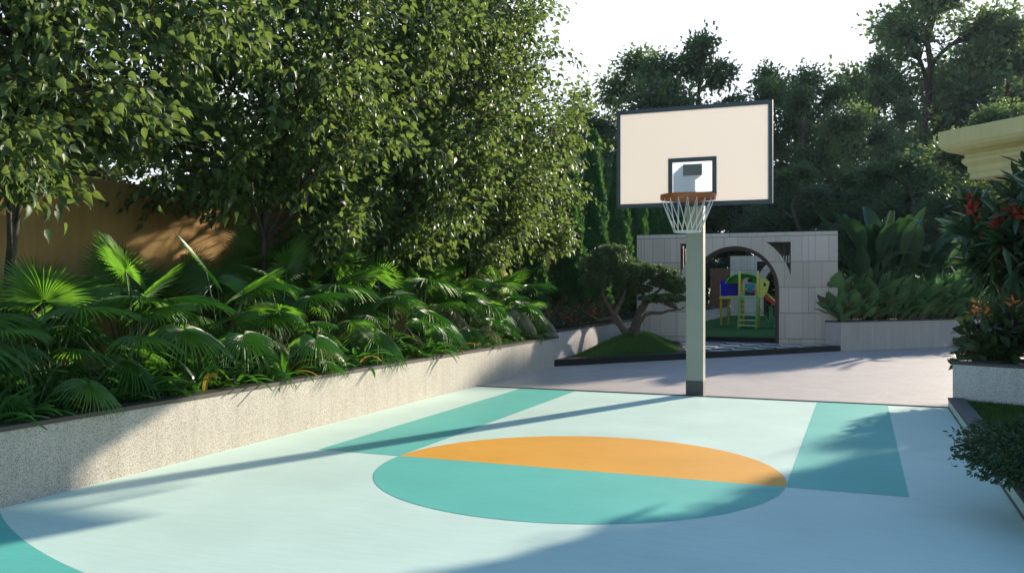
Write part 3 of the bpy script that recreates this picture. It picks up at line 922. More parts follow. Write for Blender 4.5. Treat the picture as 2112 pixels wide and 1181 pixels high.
# ---- strap leaved plants at the planter edge
def strap_mesh(seed, n, length, width, yellow=0):
    g = random.Random(seed)
    V = []; F = []; mi = []
    for k in range(n):
        a = g.uniform(0, 2*PI); el = g.uniform(R(35), R(80)); L = length*g.uniform(.7,1.15)
        cur = g.uniform(1.0, 2.0)
        pos = np.array([g.gauss(0,.03), g.gauss(0,.03), 0.]); e = el
        sdv = np.array([-math.sin(a), math.cos(a), 0])
        b0 = len(V); K = 6
        for s in range(K+1):
            q = s/K
            w = width*(.35+.65*math.sin(PI*min(1, .15+q*.75)))*(1 if q < .98 else .1)
            for sg, dz in ((-1,.008),(0,-.004),(1,.008)): V.append(tuple(pos+sdv*sg*w+np.array([0,0,dz])))
            pos = pos + np.array([math.cos(a)*math.cos(e), math.sin(a)*math.cos(e), math.sin(e)])*L/K
            e -= cur/K
        for s in range(K):
            for c in (0,1):
                p = b0+3*s+c; F.append((p,p+1,p+4,p+3)); mi.append(1 if k < yellow else 0)
    return np_mesh('strap_leaf_plant', np.array(V), [np.array(F)], [M['strap'], M['strap_yellow']], mi, False)
ST_ = [strap_mesh(3, 22, .50, .022), strap_mesh(4, 26, .42, .03), strap_mesh(5, 20, .5, .026, 3), strap_mesh(6, 24, .36, .034, 2)]
k = 0
for i in range(34):
    y = 4.7+i*.36; x = -6.05-random.random()*.28
    o = link('strap_leaf_plant', ST_[k % 4]); k += 1
    o.location = (x, y+random.uniform(-.12,.12), .515); o.rotation_euler = (0,0,random.uniform(0,6.28)); s = random.uniform(.8,1.2); o.scale = (s,s,s)
    tag(o, 'small strap leaved plant under the fan palms at the planter edge', 'plant', 'strap leaved plants along the granite coping')
for i in range(14):
    o = link('strap_leaf_plant', ST_[i % 2]); o.location = (-6.9+random.uniform(-.3,.3), 4.9+i*.85, .515); o.rotation_euler = (0,0,random.uniform(0,6.28)); o.scale = (1.5,1.5,1.6)
    tag(o, 'larger strap leaved plant half hidden among the fan palm stalks', 'plant', 'strap leaved plants deep in the palm bed')

# ---- cypresses
def cypress_data(seed, n=11000, H=5.0, Rm=.45):
    g = np.random.default_rng(seed)
    q = 1-np.sqrt(g.random(n)*.98)
    q = g.random(n)**1.4*.995
    prof = (1-q)**.62*.97+.03; prof = prof*np.clip(q*7+.5, 0, 1)
    a = g.uniform(0, 2*PI, n)
    bump = 1+.18*np.sin(a*5+q*23)+.12*np.sin(a*3-q*41+1)
    rr_ = Rm*prof*bump*np.sqrt(g.uniform(.45,1,n))
    P_ = np.stack([rr_*np.cos(a), rr_*np.sin(a), .15+q*H], 1)
    D_ = np.stack([np.cos(a)*.55, np.sin(a)*.55, np.ones(n)], 1)+g.normal(0,.22,(n,3))
    N_ = np.stack([np.cos(a), np.sin(a), np.full(n,-.3)], 1)+g.normal(0,.5,(n,3))
    V, F = leaves(P_, D_, N_, g.uniform(.08,.16,n), SPRAY)
    mb = MB(); mb.tube([(0,0,0),(0,0,H*.5),(0,0,H*.95)], [.06,.04,.01], 6)
    return mb.mesh('trunk', M['bark']), np_mesh('crown', V, F, M['leaf_cypress'])
CY = [cypress_data(1), cypress_data(2), cypress_data(3)]
cyl = ['narrow cypress rising beside the last broad leaved tree, sunlit on one flank', 'narrow cypress with its tip beside the board frame, behind the bonsai',
       'cypress half hidden behind the backboard corner and the bonsai crown', 'dark cypress above the left corner of the front arch wall',
       'dark cypress behind the arch wall, under the backboard near the net', 'dark cypress just behind the hoop post', 'dark cypress seen through the arch, nearest the post', 'far dark cypress seen through the arch beside the timber fence']
for i, y in enumerate([21.3, 23.6, 26.2, 28.6, 31.0, 33.6, 36.2, 38.8]):
    place_tree('cypress', CY[i%3], (-7.0, y, .62), i*1.3, (1.05, 1.05, [1.0,1.02,.98,1.03,1.0,1.0,1.02,1][i]), cyl[i], 'tree', 'cypresses in a row')
# one more, closest, mostly behind the broad leaved crown
place_tree('cypress', CY[1], (-7.35, 19.4, .62), 2, (1.0,1.0,.95), 'cypress mostly hidden behind the last broad leaved crown', 'tree', 'cypresses in a row')

# ---- red flowering shrubs in front of the cypresses
def red_shrub(seed):
    g = np.random.default_rng(seed)
    n = 700
    P_ = np.clip(g.normal(0,1,(n,3)),-1.2,1.3)*np.array([.24,.40,.16])+np.array([0,0,.28])
    V, F = leaves(P_, g.normal(0,1,(n,3))+[0,0,.5], g.normal(0,1,(n,3))+[0,0,1], g.uniform(.05,.09,n), OVAL)
    m = 130
    Pf = g.normal(0,1,(m,3))*np.array([.28,.36,.13])+np.array([0,0,.34])
    Vf, Ff = leaves(Pf, g.normal(0,1,(m,3)), g.normal(0,1,(m,3)), g.uniform(.05,.08,m), OVAL)
    mb = MB()
    for k in range(6): tubes_np(mb, bez((0,0,0),(g.normal(0,.05),g.normal(0,.05),.15),(g.normal(0,.2),g.normal(0,.25),.35),4), .008, .004, 4)
    return mb.mesh('stem', M['bark']), np_mesh('foliage', V, F, M['leaf_bush']), np_mesh('flowers', Vf, Ff, M['red'])
RS = red_shrub(9)
for (x, y, lab) in ((-6.2, 18.1, 'red flowered shrub on the pale planter wall, next to the last fan palm'), (-6.25, 20.3, 'red flowered shrub behind the bonsai trunk'), (-6.3, 22.4, 'red flowered shrub in deep shade near the stone arch wall')):
    r_ = empty('flowering_shrub', (x, y, .64), y, lab, 'shrub', 'red shrubs under the cypresses')
    link('stem', RS[0], r_); link('foliage', RS[1], r_); link('flower', RS[2], r_)

# ---- bonsai on the mound
B0 = (-5.08, 20.25, .48)
def bz(u, v, z=20.5):            # a point of the bonsai, from its place at that distance
    X, Y = W2(u, z); return (X-B0[0], Y-B0[1], EYE+(590.5-v)/1822*z-B0[2])
g = np.random.default_rng(77)
mb = MB()
def limb(pts, r0, r1, n=8):
    P_ = np.array(pts, float); out = []
    for i in range(len(P_)-1):
        for t in (0,.34,.67): out.append(P_[i]*(1-t)+P_[i+1]*t)
    out.append(P_[-1]); out = np.array(out); out[1:-1] += g.normal(0,.012,(len(out)-2,3))
    mb.tube(out, [r0+(r1-r0)*i/(len(out)-1) for i in range(len(out))], n, cap=False); return out
L1 = limb([bz(1296,694), bz(1282,672), bz(1262,640), bz(1246,612), bz(1238,590)], .095, .035)
L2 = limb([bz(1304,694), bz(1312,665), bz(1318,642), bz(1330,618), bz(1322,585)], .105, .03)
L3 = limb([bz(1310,690,20.3), bz(1318,668,20.2), bz(1332,648,20.1), bz(1365,643,20.1), bz(1398,640,20.2), bz(1412,632,20.3)], .065, .012)
L4 = limb([bz(1284,676), bz(1262,654), bz(1240,660), bz(1218,652), bz(1208,640)], .055, .015)
L5 = limb([bz(1268,648), bz(1285,610), bz(1295,575)], .06, .025)
L6 = limb([bz(1316,648), bz(1345,612), bz(1368,590)], .06, .02)
for dx, dy in ((.28,-.1),(-.2,-.12),(.12,-.3),(-.1,.25)): limb([bz(1300,686), (dx*.6,dy*.6,.10), (dx,dy,-.02)], .07, .02)
pads = [(1250,545,20.5,.50,.42,.33,L1[-1]),(1232,578,20.3,.30,.36,.22,L1[-1]),(1262,520,20.6,.30,.3,.18,L1[-1]),(1294,572,20.4,.36,.4,.22,L5[-1]),(1322,558,20.5,.42,.4,.17,L2[-1]),
        (1352,566,20.4,.46,.4,.16,L6[-1]),(1380,585,20.3,.34,.34,.16,L6[-1]),(1368,618,20.1,.44,.36,.10,L3[-4]),(1310,598,20.6,.32,.3,.13,L2[-2]),(1395,598,20.2,.20,.2,.12,L6[-1]),(1290,545,20.8,.3,.3,.15,L5[-1])]
PP = []; 
for (u, v, z, rx, ry, rz__, att) in pads:
    c = np.array(bz(u, v, z))
    for k in range(16):
        d = g.normal(0,1,3); d /= np.linalg.norm(d); e = c+d*np.array([rx,ry,rz__])*g.random()**.4
        w = bez(att, (np.array(att)+e)/2+np.array([0,0,-.02]), e, 5)
        tubes_np(mb, w, .016, .004, 4)
    n = int(3600*rx/.4)
    d = nrm(g.normal(0,1,(n,3)))
    PP.append(c + np.array([0,0,.02]) + d*np.array([rx*1.12,ry*1.1,rz__*.8])*(g.random((n,1))**.33)*(1+.25*np.sin(d[:,0:1]*9+d[:,1:2]*7)))
PP = np.concatenate(PP); n = len(PP)
V, F = leaves(PP, g.normal(0,.8,(n,3))+[0,0,.7], g.normal(0,1,(n,3)), g.uniform(.035,.075,n), SPRAY)
bo = empty('bonsai_tree', B0, 0, 'gnarled bonsai style tree with cloud pruned pads on the grass mound', 'tree')
mb.build('trunk', M['bark_pale'], bo)
link('crown', np_mesh('crown', V, F, M['leaf_bonsai']), bo)

# ---- far trees
def far_tree(seed, H, W_, n_l=17, lo=.22, lpt=40, tw=32, llen=.20):
    g = random.Random(seed)
    lobes = []
    for k in range(n_l):
        q = (k+.5)/n_l
        z = H*(lo+(.93-lo)*q)
        Rr = W_*(.35+.65*math.sin(PI*min(1,(q*.85+.12)))) 
        a = 2.4*k+g.uniform(-.4,.4); d = Rr*g.uniform(.35,.8) if q < .93 else .1
        s = W_*g.uniform(.25,.38)*(1 if q < .8 else .72)
        lobes.append((d*math.cos(a), d*math.sin(a), z, s, s, s*.62))
    tr = [(0,0,-.3),(g.uniform(-.3,.3),g.uniform(-.3,.3),H*.2),(g.uniform(-.5,.5),g.uniform(-.5,.5),H*.45),(g.uniform(-.6,.6),0,H*.7),(0,0,H*.9)]
    return tree_data(seed, tr, H*.022, lobes, tw, lpt, llen, SPRAY, droop=.25, spread=.2, shell=.3, leafm='leaf_far', twig_r=.035, limb_r=.5, tilt=.7)
FT = [far_tree(11, 12, 4.6), far_tree(12, 12, 4.2, 15), far_tree(13, 12, 5.0, 18), far_tree(14, 12, 4.4, 14, .32)]
def far(u, vtop, z, k, rz, label, wide=1.0, group='tall trees beyond the garden'):
    X, Y = W2(u, z)
    h = EYE+(590.5-vtop)/1822*z
    s = h/11.9
    return place_tree('garden_tree', FT[k], (X, Y, 0), rz, (s*wide, s*wide, s), label, 'tree', group)
far(1196, 205, 46, 1, .3, 'dark tree showing between the broad leaved crown and the cypress tips', .9)
far(1312, 92, 52, 0, 1.0, 'tall tree peaking above the left half of the backboard', 1.0)
far(1448, 52, 50, 1, 2.2, 'tallest tree directly above the middle of the backboard', .8)
far(1585, 122, 52, 2, 0.4, 'tree rising over the right corner of the backboard', .85)
far(1668, 128, 48, 3, 3.0, 'sunny yellowish green tree right of the backboard, with a ragged top', .85)
far(1765, 225, 60, 0, 2.0, 'low distant tree in the dip between the ragged tree and the great tree', .9)
far(1915, -70, 74, 2, 4.4, 'great dark tree with visible forked limbs behind the cornice', .92)
far(2085, 20, 70, 1, 1.7, 'dark tree at the picture edge above the cream cornice', .9)
far(1815, 95, 66, 1, .8, 'leaning dark tree on the left flank of the great dark tree', .7)
far(2030, 10, 84, 0, 2.6, 'dark tree filling the crown gaps behind the great dark tree', 1.0)
far(2230, 60, 76, 3, 1.1, 'dark tree beyond the cream building', 1)
# lower trees filling the back of the garden
for i, (u, v, z, k, rz, lab) in enumerate([
    (1250, 330, 44, 2, 1, 'low dark tree behind the cypress tips'), (1390, 330, 46, 3, 2, 'low dark tree hidden under the backboard'),
    (1530, 310, 47, 0, 3, 'low dark tree behind the top of the front arch wall'), (1650, 330, 42, 1, 4, 'low dark tree above the right end of the front arch wall'),
    (1760, 345, 44, 2, 5, 'low dark tree behind the tallest paddle leaves'), (1870, 310, 40, 3, 6, 'low dark tree behind the middle of the paddle leaved plants'),
    (1975, 262, 42, 0, .5, 'low dark tree under the cream cornice'), (2090, 255, 44, 1, 1.5, 'low dark tree behind the red flowering branches')]):
    far(u, v, z, k, rz, lab, 1.35, 'lower trees at the back of the garden')
# trees beyond the ochre wall, seen through the gaps of the broad leaved crowns
for i, (x, y, h, k, lab) in enumerate([(-12.5, 4.5, 6.5, 0, 'tree beyond the ochre wall, behind the crown nearest the viewer'), (-13, 9.5, 6.5, 2, 'tree beyond the ochre wall, behind the slim dark trunk'),
    (-12.5, 14, 6.6, 1, 'tree beyond the ochre wall, behind the middle crowns'), (-13, 19, 6.4, 3, 'tree beyond the ochre wall, behind the crown with leaning limbs'),
    (-12.5, 24.5, 6.4, 2, 'tree beyond the ochre wall, behind the sunlit crown edge'), (-15, 31, 7, 3, 'tree beyond the ochre wall, behind the first cypresses'), (-19, 10, 8.5, 1, 'farther tree beyond the ochre wall, above the bare stretch of wall')]):
    s = h/11.9
    place_tree('garden_tree', FT[k], (x, y, -.6), i, (s*1.5, s*1.5, s), lab, 'tree', 'trees beyond the ochre wall')
# trees added around the pavilion, mostly out of view, to shade court and paving
for i, (cx_, cz_, h, k, w, lab) in enumerate([(15.0, 17.25, 7.2, 2, .9, 'tall unseen tree added beside the cream building to shade the near corner of the court'), (12.75, 15.5, 5.9, 0, 1.22, 'low wide unseen tree added beside the cream building to shade the court edge'), (10.9, 15.3, 4.4, 2, .9, 'small unseen tree added by the cream building corner to shade the court'), (19.1, 34.5, 8.9, 0, 1.2, 'dark tree added behind the cream building to shade the paving, beyond the red flowering branches')]):
    X, Y = cam2w(cx_, cz_); s = h/11.9
    place_tree('garden_tree', FT[k], (X, Y, 0), i*2, (s*w, s*w, s), lab, 'tree')

# ---- paddle leaved plants and leafy clumps in the back planter
def paddle(V, F, base, a, lean, plen, blen, bw, bend, g):
    e = PI/2-lean
    pos = np.array(base, float)
    dirv = lambda e_: np.array([math.cos(a)*math.cos(e_), math.sin(a)*math.cos(e_), math.sin(e_)])
    pts = [pos.copy()]
    for s in range(4):
        pos = pos+dirv(e)*plen/4; e -= .04; pts.append(pos.copy())
    sdv = np.array([-math.sin(a), math.cos(a), 0]); b0 = len(V); K = 9
    for s in range(K+1):
        q = s/K
        w = bw*(math.sin(PI*(.06+.90*q)))**.6*(1-.25*q)
        up = np.array([-math.cos(a)*math.sin(e), -math.sin(a)*math.sin(e), math.cos(e)])
        for sg in (-1,-.5,0,.5,1):
            V.append(tuple(pos+sdv*sg*w+up*(abs(sg)**1.5*w*.40+.02*g.uniform(-1,1)*abs(sg)*bw)))
        pos = pos+dirv(e)*blen/K; e -= bend/K
    for s in range(K):
        for c in range(4):
            p = b0+5*s+c; F.append((p,p+1,p+6,p+5))
    return pts
def paddle_plant(seed, n, H):
    g = random.Random(seed); V = []; F = []; ms = MB()
    for k in range(n):
        a = 2.4*k+g.uniform(-.4,.4); ln = g.uniform(.02,.32)
        pts = paddle(V, F, (g.gauss(0,.06), g.gauss(0,.06), 0), a, ln, H*g.uniform(.45,.72), H*g.uniform(.34,.46), H*.085*g.uniform(.85,1.2), g.choice([.1,.2,.4,.9,1.6]), g)
        ms.tube(pts, [.018,.016,.014,.012,.01], 5, cap=False)
    return ms.mesh('stalk', M['stem']), np_mesh('foliage', np.array(V), [np.array(F)], M['paddle'])
PD = [paddle_plant(1, 9, 2.6), paddle_plant(2, 8, 2.6), paddle_plant(3, 10, 2.2)]
def in_back(t, d):      # along the back planter wall (0..1), metres behind it
    ax, ay, bx, by = -.56, 23.42, 3.6, 27.9
    L = math.hypot(bx-ax, by-ay); nx, ny = -(by-ay)/L, (bx-ax)/L
    return ax+(bx-ax)*t+nx*d, ay+(by-ay)*t+ny*d
pdl = ['next to the end of the stone arch wall', 'in the first group, with the tallest upright leaf', 'with a torn pale leaf edge, in the first group', 'with dark drooping leaves in the middle of the planter',
       'with a single upright leaf right of the middle', 'behind the middle of the low leaf clumps', 'towards the red flowering branches', 'last of its row, near the round dark hedge', 'standing behind the two tallest ones']
for i, (t, d, k, s) in enumerate([(.20,.42,2,.95),(.27,.62,0,1.08),(.335,.55,1,1.12),(.40,.9,2,1.05),(.49,.6,0,1.05),(.56,1.0,1,1.05),(.64,.6,2,1.05),(.80,.7,1,.95),(.44,1.2,0,1.1)]):
    x, y = in_back(t, d)
    r_ = empty('paddle_leaf_plant', (x, y, .68), i*1.7, 'paddle leaved plant '+pdl[i], 'plant', 'paddle leaved plants in the back planter')
    r_.scale = (s,s,s); link('stalk', PD[k][0], r_); link('foliage', PD[k][1], r_)
def clump_mesh(seed, n, L, wide=.19, red=3, up=.9):
    g = np.random.default_rng(seed)
    a = g.uniform(0, 2*PI, n); el = g.uniform(.45, 1.42, n)
    D_ = np.stack([np.cos(a)*np.cos(el), np.sin(a)*np.cos(el), np.sin(el)], 1)
    hgt = g.uniform(.03, .30, n)*up
    P_ = np.stack([np.cos(a)*.06, np.sin(a)*.06, hgt], 1) + g.normal(0,.05,(n,3))*[1,1,.3]
    T = (np.array([(0,0,0),(.3,-wide,.06),(.65,-wide*.85,.02),(1,0,-.16),(.65,wide*.85,.02),(.3,wide,.06),(.33,0,-.01),(.68,0,-.04)]),
         [np.array([(0,1,6),(0,6,5),(7,2,3),(7,3,4)]), np.array([(1,2,7,6),(6,7,4,5)])])
    V, F = leaves(P_, D_, np.stack([-np.cos(a)*np.sin(el), -np.sin(a)*np.sin(el), np.cos(el)],1)+g.normal(0,.2,(n,3)), g.uniform(.7,1.2,n)*L, T)
    el = el
    low = (hgt < np.sort(hgt)[red] if red else np.zeros(n, bool))
    mi = np.concatenate([np.repeat(low, 4), np.repeat(low, 2)]).astype(int)
    return V, F, mi
CL = []
for s in range(4):
    V, F, mi = clump_mesh(20+s, 26, .36, .2, 7 if s % 2 else 2)
    CL.append(np_mesh('leaf_clump', V, F, [M['clump'], M['clump_red']], mi))
random.seed(4)
for rw, (d, hz, cnt, sc) in enumerate(((.17, .68, 22, 1.1), (.38, .70, 20, 1.65), (.66, .72, 18, 2.2))):
    for i in range(cnt):
        x, y = in_back(.015+.93*(i+.5)/cnt+random.uniform(-.012,.012), d+random.uniform(-.05,.05))
        o = link('leaf_clump', CL[(i+rw) % 4]); o.location = (x, y, hz); o.rotation_euler = (0,0,random.uniform(0,6.28)); o.scale = (sc, sc, sc*random.uniform(.9,1.25))
        tag(o, ['low leaf clump with rusty leaves along the front of the back planter', 'pale green leaf clump in the middle of the back planter', 'tall pale green leaf clump at the feet of the paddle leaved plants'][rw], 'plant',
            ['rusty leaf clumps along the front edge', 'pale leaf clumps in the middle', 'tall leaf clumps at the back'][rw])

# ---- orange flowering shrub in the granite planter
def orange_shrub():
    g = np.random.default_rng(31)
    Vs, Fs = [], []
    ms = MB(); P_ = []; D_ = []
    for k in range(46):
        a = g.uniform(0,2*PI); r_ = .62*math.sqrt(g.random()); h = .62+g.uniform(-.35,.18)-.35*(r_/.62)**2
        e = np.array([r_*math.cos(a), r_*math.sin(a), h])
        w = bez((g.normal(0,.04),g.normal(0,.04),0), (e[0]*.35,e[1]*.35,h*.7), e, 5); tubes_np(ms, w, .011, .005, 4)
        m = 20
        P_.append(w[g.integers(2,5,m)]+g.normal(0,.05,(m,3))); D_.append(g.normal(0,.6,(m,3))+np.array([e[0],e[1],.35])*1.1)
    P_ = np.concatenate(P_); D_ = np.concatenate(D_); n = len(P_)
    V, F = leaves(P_, D_, g.normal(0,.5,(n,3))+[0,0,1], g.uniform(.12,.23,n), (OVAL[0]*[1,1.1,1], OVAL[1]))
    Pf, Df = [], []
    for (x, y, z) in [(-.40,-.1,.72),(-.34,-.2,.80),(-.24,-.05,.70),(.05,-.2,.84),(.30,-.2,.74)]:
        ms.tube([(x*.5,y*.5,.3),(x*.9,y*.9,z-.08),(x,y,z)], [.006,.005,.004], 4)
        for k in range(7):
            Pf.append((x+g.normal(0,.02), y+g.normal(0,.02), z-.06+.03*k*.5)); Df.append((g.normal(0,1)-.3, g.normal(0,1), .45))
    V2, F2 = leaves(np.array(Pf), np.array(Df), g.normal(0,1,(len(Pf),3)), g.uniform(.08,.14,len(Pf)), LANCE)
    return ms.mesh('stem', M['bark']), np_mesh('foliage', V, F, M['leaf_bush']), np_mesh('flowers', V2, F2, M['orange_petal'])
OS = orange_shrub()
r_ = empty('flowering_shrub', (*cam2w(6.78, 12.15), .55), 0, 'dark glossy shrub with orange flower spikes in the granite planter', 'shrub')
r_.scale = (1.05,1.05,1.0)
link('stem', OS[0], r_); link('foliage', OS[1], r_); link('flower', OS[2], r_)

# ---- hedges closing the back of the garden
def hedge_data(seed, L, h, d, n):
    g = np.random.default_rng(seed)
    x = g.uniform(0, L, n); q = g.random(n)
    z = np.where(q < .3, h-.25*g.random(n)**2, h*g.random(n)); y = np.where(q < .3, g.uniform(-d/2, d/2, n), -d/2+.3*g.random(n)**2)
    z = z*(1+.06*np.sin(x*1.3)+.05*np.sin(x*3.1+1)); y = y+.12*np.sin(x*2.2+z*3)
    N_ = g.normal(0,.7,(n,3))+[0,-1,.5]
    V, F = leaves(np.stack([x,y,z],1), g.normal(0,1,(n,3))+[0,-.4,-.2], N_, g.uniform(.14,.26,n), SPRAY)
    mb = MB()
    for k in range(int(L/1.2)): mb.tube([(k*1.2+.5, 0, 0), (k*1.2+.55, .05, h*.85)], [.05, .02], 5)
    return mb.mesh('stem', M['bark']), np_mesh('foliage', V, F, M['leaf_far'])
for (p, q, h, lab) in (((-10, 44), (9, 44.5), 3.0, 'dark hedge behind the farther arch wall, seen through the arch'), ((1.5, 36), (16, 29.5), 2.8, 'dark hedge behind the paddle leaved plants')):
    L = math.hypot(q[0]-p[0], q[1]-p[1])
    hd = hedge_data(int(h*10), L, h, 1.2, 14000)
    r_ = empty('hedge', (*p, 0), math.atan2(q[1]-p[1], q[0]-p[0]), lab, 'hedge')
    link('stem', hd[0], r_); link('foliage', hd[1], r_)

# ---- round dark hedge behind it, and the bush by the kerb
def bush_data(seed, n, rad, llen, stems=8, flat=.8, twig=60):
    g = np.random.default_rng(seed)
    d = nrm(g.normal(0,1,(n,3)))
    lump = 1+.10*np.sin(d[:,0]*6+1)+.09*np.sin(d[:,1]*7+d[:,2]*4)+.06*np.sin(d[:,0]*15+d[:,2]*13)
    P_ = d*np.array([1,1,flat])*rad*(lump*(g.random(n)**.28))[:,None]
    # stray sprigs
    for k in range(16):
        e = nrm(g.normal(0,1,3)[None])[0]; e[2] = -abs(e[2])*.4+g.uniform(-.2,.3)
        i = g.integers(0, n, 16); P_[i] = e*np.array([1,1,flat])*rad*(.95+g.uniform(0,.28,16))[:,None] + g.normal(0,.018*rad/.5,(16,3))
    V, F = leaves(P_, d+g.normal(0,.6,(n,3)), g.normal(0,.7,(n,3))+d+[0,0,.3], g.uniform(.7,1.25,n)*llen, OVAL)
    ms = MB()
    for k in range(stems):
        e = g.normal(0,1,3); e /= np.linalg.norm(e); e = e*rad*.75*np.array([1,1,flat]); e[2] = abs(e[2])*.2
        w = bez((g.normal(0,.05),g.normal(0,.05),-rad*.95), (e[0]*.4,e[1]*.4,-rad*.4), e, 6); tubes_np(ms, w, .016, .005, 5)
    return ms.mesh('stem', M['bark_pale']), np_mesh('foliage', V, F, M['leaf_bush'])
bd1 = bush_data(51, 17000, .66, .037, 12, .42)
r_ = empty('round_bush', (1.34, 6.95, .47), 0, 'small leaved round bush beside the kerb, twigs overhanging the court', 'bush')
link('stem', bd1[0], r_); link('foliage', bd1[1], r_)
bd2 = bush_data(52, 9000, .62, .05, 8, .62)
r_ = empty('round_bush', (*cam2w(7.75, 13.3), 1.28), 0, 'clipped dark round bush behind the orange flowering shrub', 'bush')
link('stem', bd2[0], r_); link('foliage', bd2[1], r_)

# ---- red flowering tree, branches reaching in from the right
def whorl_tree(base, tips, seed=61):
    g = np.random.default_rng(seed); ms = MB(); P_ = []; D_ = []; N_ = []; L_ = []; Pf = []; Df = []
    tr = bez((0,0,0), (.1,.05,1.0), (-.1,0,1.9), 8); tubes_np(ms, tr, .075, .045, 8)
    for (x, y, z, fl) in tips:
        e = np.array([x,y,z]); s = tr[g.integers(3,8)]
        w = bez(s, (s+e)/2+np.array([0,0,.18]), e, 7); tubes_np(ms, w, .026, .008, 5)
        ends = [(e, nrm((e-s)[None])[0])]
        for k in range(3):
            q = w[g.integers(3,6)]; e2 = q+g.normal(0,.2,3)+nrm((e-s)[None])[0]*.15; ms.tube(bez(q,(q+e2)/2+np.array([0,0,.03]),e2,4), [.008,.007,.006,.005], 4, cap=False); ends.append((e2, nrm((e2-q)[None])[0]))
        for (p, dr) in ends:
            m = g.integers(13, 20)
            dd = nrm(dr[None]*.55+g.normal(0,.62,(m,3))+np.array([0,0,.10]))
            P_.append(p[None]-dr[None]*g.uniform(0,.13,(m,1))+g.normal(0,.01,(m,3))); D_.append(dd); N_.append(g.normal(0,.4,(m,3))+[0,0,1]); L_.append(g.uniform(.24,.40,m))
        if fl:
            for k in range(4):
                c = e+nrm((e-s)[None])[0]*.06+g.normal(0,.055,3)
                dd = nrm(g.normal(0,1,(40,3))); Pf.append(c+dd*.034); Df.append(dd)
    V, F = leaves(np.concatenate(P_), np.concatenate(D_), np.concatenate(N_), np.concatenate(L_), LANCE)
    fl = []
    for i in range(0, len(Pf), 4):
        p_ = np.concatenate(Pf[i:i+4]); d_ = np.concatenate(Df[i:i+4])
        V2, F2 = leaves(p_, d_, g.normal(0,1,p_.shape), g.uniform(.03,.055,len(p_)), (OVAL[0]*[1,1.5,1], OVAL[1]))
        fl.append(np_mesh('flower_cluster', V2, F2, M['red']))
    return ms.mesh('trunk', M['bark']), np_mesh('crown', V, F, M['whorl']), fl
TB = (*cam2w(6.95, 10.5), .1)
def tp_(u, v, z, fl=0):
    X, Y = W2(u, z); return (X-TB[0], Y-TB[1], EYE+(590.5-v)/1822*z-TB[2], fl)
tips = [tp_(2010,420,10.2,1), tp_(2070,450,9.9,1), tp_(2035,480,10.3,1), tp_(2092,435,9.6,1), tp_(1990,480,10.4), tp_(2020,520,10.2), tp_(2060,535,10.5), tp_(2100,500,10.0,1), tp_(2085,400,10.6),
        tp_(2120,340,9.8), tp_(2140,400,9.5), tp_(2110,560,10.6), tp_(2150,470,9.4,1), tp_(2180,380,9.9), tp_(2200,520,10.4), tp_(2060,500,9.8), tp_(2105,380,10.2), tp_(2250,430,10.8), tp_(2260,330,10.4), tp_(2045,440,10.8), tp_(2080,560,10.9), tp_(2130,530,9.9)]
wt = whorl_tree(TB, tips)
r_ = empty('flowering_tree', TB, 0, 'dark long leaved tree with red flower clusters reaching over the lawn strip', 'tree')
link('trunk', wt[0], r_); link('crown', wt[1], r_)
for fm in wt[2]: link('flower_cluster', fm, r_)

# ------------------------------------------------------------------ light, sky, camera
SUN_EL = R(17.3); SUN_AZ = math.atan2(.384, .923)          # from +Y towards +X
w = bpy.data.worlds.new('World'); S.world = w; w.use_nodes = True
nt = w.node_tree; nt.nodes.clear()
sk = nt.nodes.new('ShaderNodeTexSky'); sk.sky_type = 'NISHITA'; sk.sun_disc = False
sk.sun_elevation = SUN_EL; sk.sun_rotation = SUN_AZ; sk.air_density = 1.0; sk.dust_density = .0; sk.ozone_density = 2.2
# a bright veil of thin cloud low over the garden, on the sun's side; clear blue overhead
geo = nt.nodes.new('ShaderNodeTexCoord')
sep = nt.nodes.new('ShaderNodeSeparateXYZ'); nt.links.new(geo.outputs['Generated'], sep.inputs[0])
dot = nd(nt, 'ShaderNodeVectorMath', operation='DOT_PRODUCT'); nt.links.new(geo.outputs['Generated'], dot.inputs[0])
dot.inputs[1].default_value = (math.sin(-TH+R(12)), math.cos(-TH+R(12)), .12)
mr = nd(nt, 'ShaderNodeMapRange'); mr.interpolation_type = 'SMOOTHSTEP'
nt.links.new(dot.outputs['Value'], mr.inputs['Value']); mr.inputs['From Min'].default_value = .62; mr.inputs['From Max'].default_value = .88
cl = noise(nt, geo.outputs['Generated'], 3.5, 6, .6)
mc = nd(nt, 'ShaderNodeMapRange'); nt.links.new(cl, mc.inputs['Value'])
mc.inputs['From Min'].default_value = .30; mc.inputs['From Max'].default_value = .62; mc.inputs['To Min'].default_value = .72
lo_ = nd(nt, 'ShaderNodeMapRange'); lo_.interpolation_type = 'SMOOTHSTEP'; nt.links.new(sep.outputs['Z'], lo_.inputs['Value'])
lo_.inputs['From Min'].default_value = .30; lo_.inputs['From Max'].default_value = .48; lo_.inputs['To Min'].default_value = 1; lo_.inputs['To Max'].default_value = 0
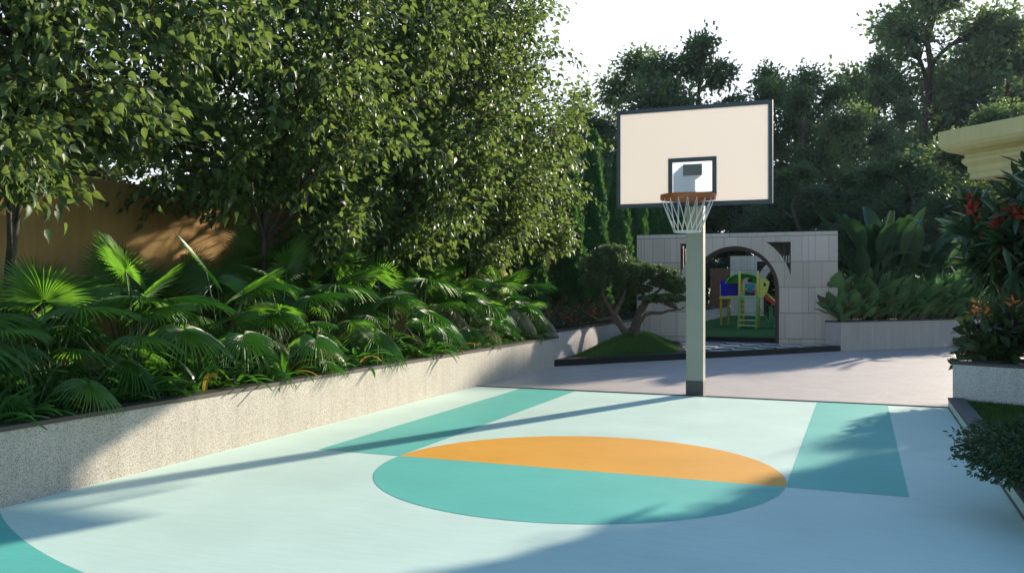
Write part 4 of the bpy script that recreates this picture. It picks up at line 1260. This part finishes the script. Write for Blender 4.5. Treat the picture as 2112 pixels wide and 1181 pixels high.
mu0 = nd(nt, 'ShaderNodeMath', operation='MULTIPLY'); nt.links.new(mr.outputs[0], mu0.inputs[0]); nt.links.new(mc.outputs[0], mu0.inputs[1])
mu = nd(nt, 'ShaderNodeMath', operation='MULTIPLY'); nt.links.new(mu0.outputs[0], mu.inputs[0]); nt.links.new(lo_.outputs[0], mu.inputs[1])
skc = mixc(nt, mu.outputs[0], sk.outputs[0], (4.6, 4.7, 4.9))
bg = nt.nodes.new('ShaderNodeBackground'); bg.inputs['Strength'].default_value = .15
wo = nt.nodes.new('ShaderNodeOutputWorld')
nt.links.new(skc, bg.inputs['Color']); nt.links.new(bg.outputs[0], wo.inputs['Surface'])
sl = bpy.data.lights.new('sun', 'SUN'); sl.energy = 5.0; sl.angle = R(.95); sl.color = (1, .90, .74)
so = bpy.data.objects.new('sun', sl); COL.objects.link(so)
sd3 = Vector((math.sin(SUN_AZ)*math.cos(SUN_EL), math.cos(SUN_AZ)*math.cos(SUN_EL), math.sin(SUN_EL)))
so.rotation_euler = sd3.to_track_quat('Z', 'Y').to_euler(); so.location = (10, 20, 15)

cd = bpy.data.cameras.new('camera'); cam = bpy.data.objects.new('camera', cd); COL.objects.link(cam)
cam.location = (0, 0, EYE); cam.rotation_euler = (PI/2, 0, TH)
cd.sensor_width = 36; cd.lens = 1822/2112*36; cd.clip_end = 500; cd.clip_start = .05
S.camera = cam
S.view_settings.view_transform = 'Standard'; S.view_settings.look = 'None'
S.view_settings.exposure = 1.0; S.view_settings.gamma = 1
S.cycles.max_bounces = 8; S.cycles.transparent_max_bounces = 4; S.cycles.use_denoising = True

# ------------------------------------------------------------------ thin morning air
m, nt, out = newmat('haze_air')
pv = nt.nodes.new('ShaderNodeVolumePrincipled'); pv.inputs['Color'].default_value = (.72, .88, 1, 1); pv.inputs['Density'].default_value = .00014; pv.inputs['Anisotropy'].default_value = .25
nt.links.new(pv.outputs[0], out.inputs['Volume'])
b = MB(); b.box(-170, 170, -70, 210, -1.1, 26)
hz = b.build('haze', m); tag(hz, 'thin pale haze softening the far trees', 'haze', None, 'stuff')
S.cycles.volume_bounces = 0
